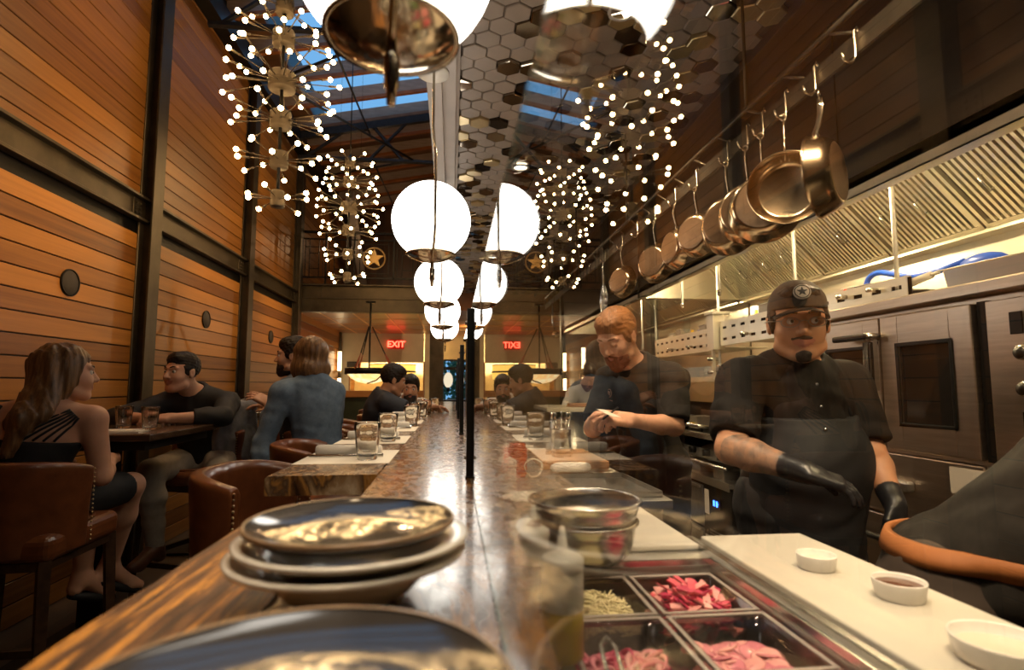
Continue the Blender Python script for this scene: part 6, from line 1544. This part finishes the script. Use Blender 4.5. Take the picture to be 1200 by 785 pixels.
short_hair(C, M, 1, M_hairD, t6, vol=1.08)
MB().tube([J['wrR']+V(.02, .031*math.cos(a), .031*math.sin(a)) for a in [k*PI/8 for k in range(16)]], .006, 6, closed=True, flat=1.3).build('wristwatch', M_steeld, t6)
jk = implicit('draped_jacket', [BX((0, 0, .20), (.045, .16, .20), None, .03, rd=.04), BX((.03, -.10, -.02), (.03, .06, .20), frame((0, 1, -.1)), .04, rd=.03), BX((.02, .11, .02), (.03, .05, .17), None, .04, rd=.03)], mat('grey_wool', (.20, .20, .21), .9, noise=.15, nscale=40), None, .008, None, (.006, 24, 7))
jk.location = (-1.42, 3.88, .80); jk.rotation_euler = (0, 0, R(-25)); tag(jk, 'light grey jacket draped over the seated man\'s chair', 'jacket')

# ---------------- woman in denim shirt and the man beyond
L7 = (-.80, 3.36)
J7 = dict(head=(-.835, 3.36, 1.462), nb=(-.80, 3.34, 1.33), shL=(-.945, 3.24, 1.26), shR=(-.70, 3.42, 1.26), pel=(-.74, 3.30, .84), elL=(-1.02, 3.20, .99), wrL=(-1.02, 3.14, .80), elR=(-.72, 3.50, .98), wrR=(-.82, 3.62, 1.0),
  hipL=(-.83, 3.28, .82), hipR=(-.70, 3.40, .82), knL=(-1.10, 3.46, .80), knR=(-.98, 3.62, .80), anL=(-1.08, 3.5, .38), anR=(-.96, 3.62, .38), toeL=(-.8, .5, 0), toeR=(-.8, .5, 0))
t7, J, M, C = person('woman with a light brown bob in a blue denim shirt, turned away', L7, J7, SK_A, h=.0065, hs=.98, fat=.86, face=(-.80, .60, 0), hands={'L': dict(f=(-.1, .1, -1), u=(-1, -.2, 0), curl=.3), 'R': dict(f=(-.8, .5, 0), u=(0, 0, 1), curl=.4)}, top='denim_shirt', sleeve='long', topm=M_denim, pants=M_jean, shoes=M_black, wr=.0026, neck=.9)
W_ = H(C, M, .98)
hair('bob_hair', [EL(W_(0, -.020, .040), V(.090, .110, .094)*.98, M, .02), EL(W_(0, -.060, -.06), V(.092, .066, .070), M, .03), EL(W_(-.068, -.005, -.065), V(.034, .070, .070), M, .03), EL(W_(.068, -.005, -.065), V(.034, .070, .070), M, .03), EL(W_(0, .115, -.02), V(.062, .072, .10), M, .012, sub=True)], M_hairL, t7, .005, (.0032, (70, 70, 9), 9))
L8 = (-1.08, 4.02)
J8 = dict(head=(-1.055, 3.82, 1.495), nb=(-1.01, 3.87, 1.36), shL=(-1.04, 3.70, 1.28), shR=(-1.00, 4.06, 1.28), pel=(-1.04, 4.02, .84), elL=(-1.12, 3.60, 1.06), wrL=(-1.16, 3.72, 1.19), elR=(-1.12, 4.10, 1.05), wrR=(-1.20, 3.93, 1.15),
  hipL=(-1.05, 3.93, .82), hipR=(-1.04, 4.11, .82), knL=(-1.32, 3.98, .66), knR=(-1.32, 4.14, .66), anL=(-1.25, 3.95, .32), anR=(-1.25, 4.14, .32), toeL=(-1, 0, 0), toeR=(-1, 0, 0))
t8, J, M, C = person('bearded man in a dark cap of hair gesturing, half hidden behind the denim shirt', L8, J8, SK_A, h=.0075, face=(-.97, -.15, 0), hands={'L': dict(f=(-.85, .0, .45), u=(.3, -.5, .7), curl=.3), 'R': dict(f=(-.9, -.2, .2), u=(0, 0, 1), curl=.35)}, top='shirt', sleeve='half', topm=mat('grey_blue_shirt', (.07, .085, .11), .8), pants=M_jean, shoes=M_black, browm=M_hairD)
t8['label'] = 'dark-haired bearded man gesturing, half hidden behind the denim shirt'
short_hair(C, M, 1, M_hairD, t8, vol=1.15); beard(C, M, 1, M_beardD, t8)

# ---------------- men at the bar
L9 = (-.58, 4.72)
J9 = dict(head=(-.475, 4.62, 1.345), nb=(-.555, 4.62, 1.225), shR=(-.50, 4.46, 1.165), shL=(-.56, 4.84, 1.165), pel=(-.66, 4.70, .84), elR=(-.33, 4.42, 1.11), wrR=(-.20, 4.66, 1.13), elL=(-.38, 4.88, 1.10), wrL=(-.18, 4.80, 1.12),
  hipR=(-.64, 4.60, .82), hipL=(-.66, 4.79, .82), knR=(-.52, 4.58, .60), knL=(-.52, 4.80, .60), anR=(-.60, 4.58, .30), anL=(-.60, 4.80, .30), toeR=(1, 0, 0), toeL=(1, 0, 0))
t9, J, M, C = person('dark-haired man in a navy shirt leaning over the bar in profile', L9, J9, SK_B, h=.0075, face=(.88, .22, -.25), hands={'R': dict(f=(.7, .7, 0), u=(0, 0, 1), curl=.5), 'L': dict(f=(.9, .1, 0), u=(0, 0, 1), curl=.4)}, top='shirt', sleeve='short', topm=M_nvy, pants=M_jean, shoes=M_black, browm=M_hairD)
short_hair(C, M, 1, M_hairD, t9, vol=1.15); beard(C, M, 1, M_beardD, t9, full=False)
L10 = (-.52, 5.40)
J10 = dict(head=(-.385, 5.26, 1.275), nb=(-.43, 5.34, 1.16), shR=(-.61, 5.36, 1.10), shL=(-.28, 5.33, 1.11), pel=(-.60, 5.42, .84), elR=(-.66, 5.14, 1.0), wrR=(-.42, 5.05, 1.12), elL=(-.22, 5.16, 1.11), wrL=(-.25, 4.95, 1.13),
  hipR=(-.66, 5.38, .82), hipL=(-.52, 5.44, .82), knR=(-.58, 5.12, .62), knL=(-.50, 5.2, .62), anR=(-.60, 5.2, .30), anL=(-.55, 5.3, .30), toeR=(.3, -1, 0), toeL=(.5, -1, 0))
t10, J, M, C = person('bearded man in a white shirt seated at the far end of the bar', L10, J10, SK_B, h=.0085, face=(.05, -1, -.12), hands={'R': dict(f=(.7, -.6, 0), u=(0, 0, 1), curl=.4), 'L': dict(f=(.1, -1, 0), u=(0, 0, 1), curl=.4)}, top='shirt', sleeve='half', topm=M_wsh, pants=M_jean, shoes=M_black, browm=M_hairD)
short_hair(C, M, 1, M_hairD, t10, vol=1.15); beard(C, M, 1, M_beardD, t10)
# ============================================================ light
W = bpy.data.worlds.new('World'); S.world = W; W.use_nodes = True
nt = W.node_tree; bg = nt.nodes['Background']
bg.inputs['Color'].default_value = (.18, .44, .76, 1); bg.inputs['Strength'].default_value = 1.1
WARM = (1, .66, .34)
# bulbs give most of their light through a few point lamps at the chandelier cores
# unseen spots added without fixtures, washing the cedar wall
for y in (.5, 2.2, 3.4, 5.4, 7.4): lamp('SPOT', 'wall_wash', (-1.15, y, 2.6), 42, (1, .60, .26), .06, spot=85, blend=1, target=(WX, y+.3, 2.25))
for y in (.6, 1.9, 3.2, 4.8, 6.2): lamp('SPOT', 'bar_spot', (-.35, y, 4.6), 190 if y < 1 else 60, (1, .72, .42), .08, spot=45, blend=.9, target=(-.35, y, 1.0))  # nearest spot added, without a fixture, to brighten the white plates
lamp('SPOT', 'table_spot', (-1.5, 3.1, 4.6), 45, (1, .68, .38), .08, spot=35, blend=.9, target=(-1.7, 3.2, 1.0))
lamp('SPOT', 'couple_spot', (-1.0, 2.4, 4.4), 50, (1, .74, .45), .1, spot=38, blend=.9, target=(-.9, 3.5, 1.2))
for y in (.5, 1.0, 2.2, 3.4, 5.9): lamp('SPOT', 'downlight', (.42, y, 2.66), 56, (1, .80, .55), .04, spot=110, blend=.8, target=(.45, y, 0))
for x in (-1.8, -.7): 
    for y in (9.2, 10.9): lamp('SPOT', 'soffit_light', (x, y, 2.40), 40, (1, .70, .36), .02, spot=120, blend=.8, target=(x, y, 0))
for x, y, lb in ((.80, .55, 'added ceiling light aimed at the capped cook, nearest the camera'), (.62, 1.9, 'added ceiling light aimed at the bearded cook')):
    aisle(x, y, lb); lamp('SPOT', 'cook_fill_light', (x, y, 2.66), 130, (1, .72, .44), .04, spot=80, blend=.8, target=(x+.35, y+.8, 1.2))
lamp('POINT', 'back_room_light', (-1.3, 13.1, 1.95), 190, (1, .74, .38), .03)
lamp('POINT', 'far_bar_light', (.4, 10.5, 2.36), 34, (1, .70, .38), .02)
lamp('POINT', 'upper_room_light', (-1.2, 10.6, 3.9), 10, (1, .6, .3), .03)

# ============================================================ camera
cam = bpy.data.cameras.new('camera'); co = bpy.data.objects.new('camera', cam); COL.objects.link(co); S.camera = co
cam.sensor_fit = 'HORIZONTAL'; cam.sensor_width = 36; cam.lens = 36*650/1200
cam.clip_start = .01; cam.clip_end = 100
yaw = math.atan(70/650); pit = math.atan(59.5/650)
co.location = (0, 0, 1.30); co.rotation_euler = (PI/2+pit, 0, -yaw)
cam.dof.use_dof = True; cam.dof.focus_distance = 2.6; cam.dof.aperture_fstop = 3.2
S.view_settings.view_transform = 'Standard'; S.view_settings.look = 'None'; S.view_settings.gamma = 1; S.view_settings.use_curve_mapping = False
S.view_settings.exposure = 0.0
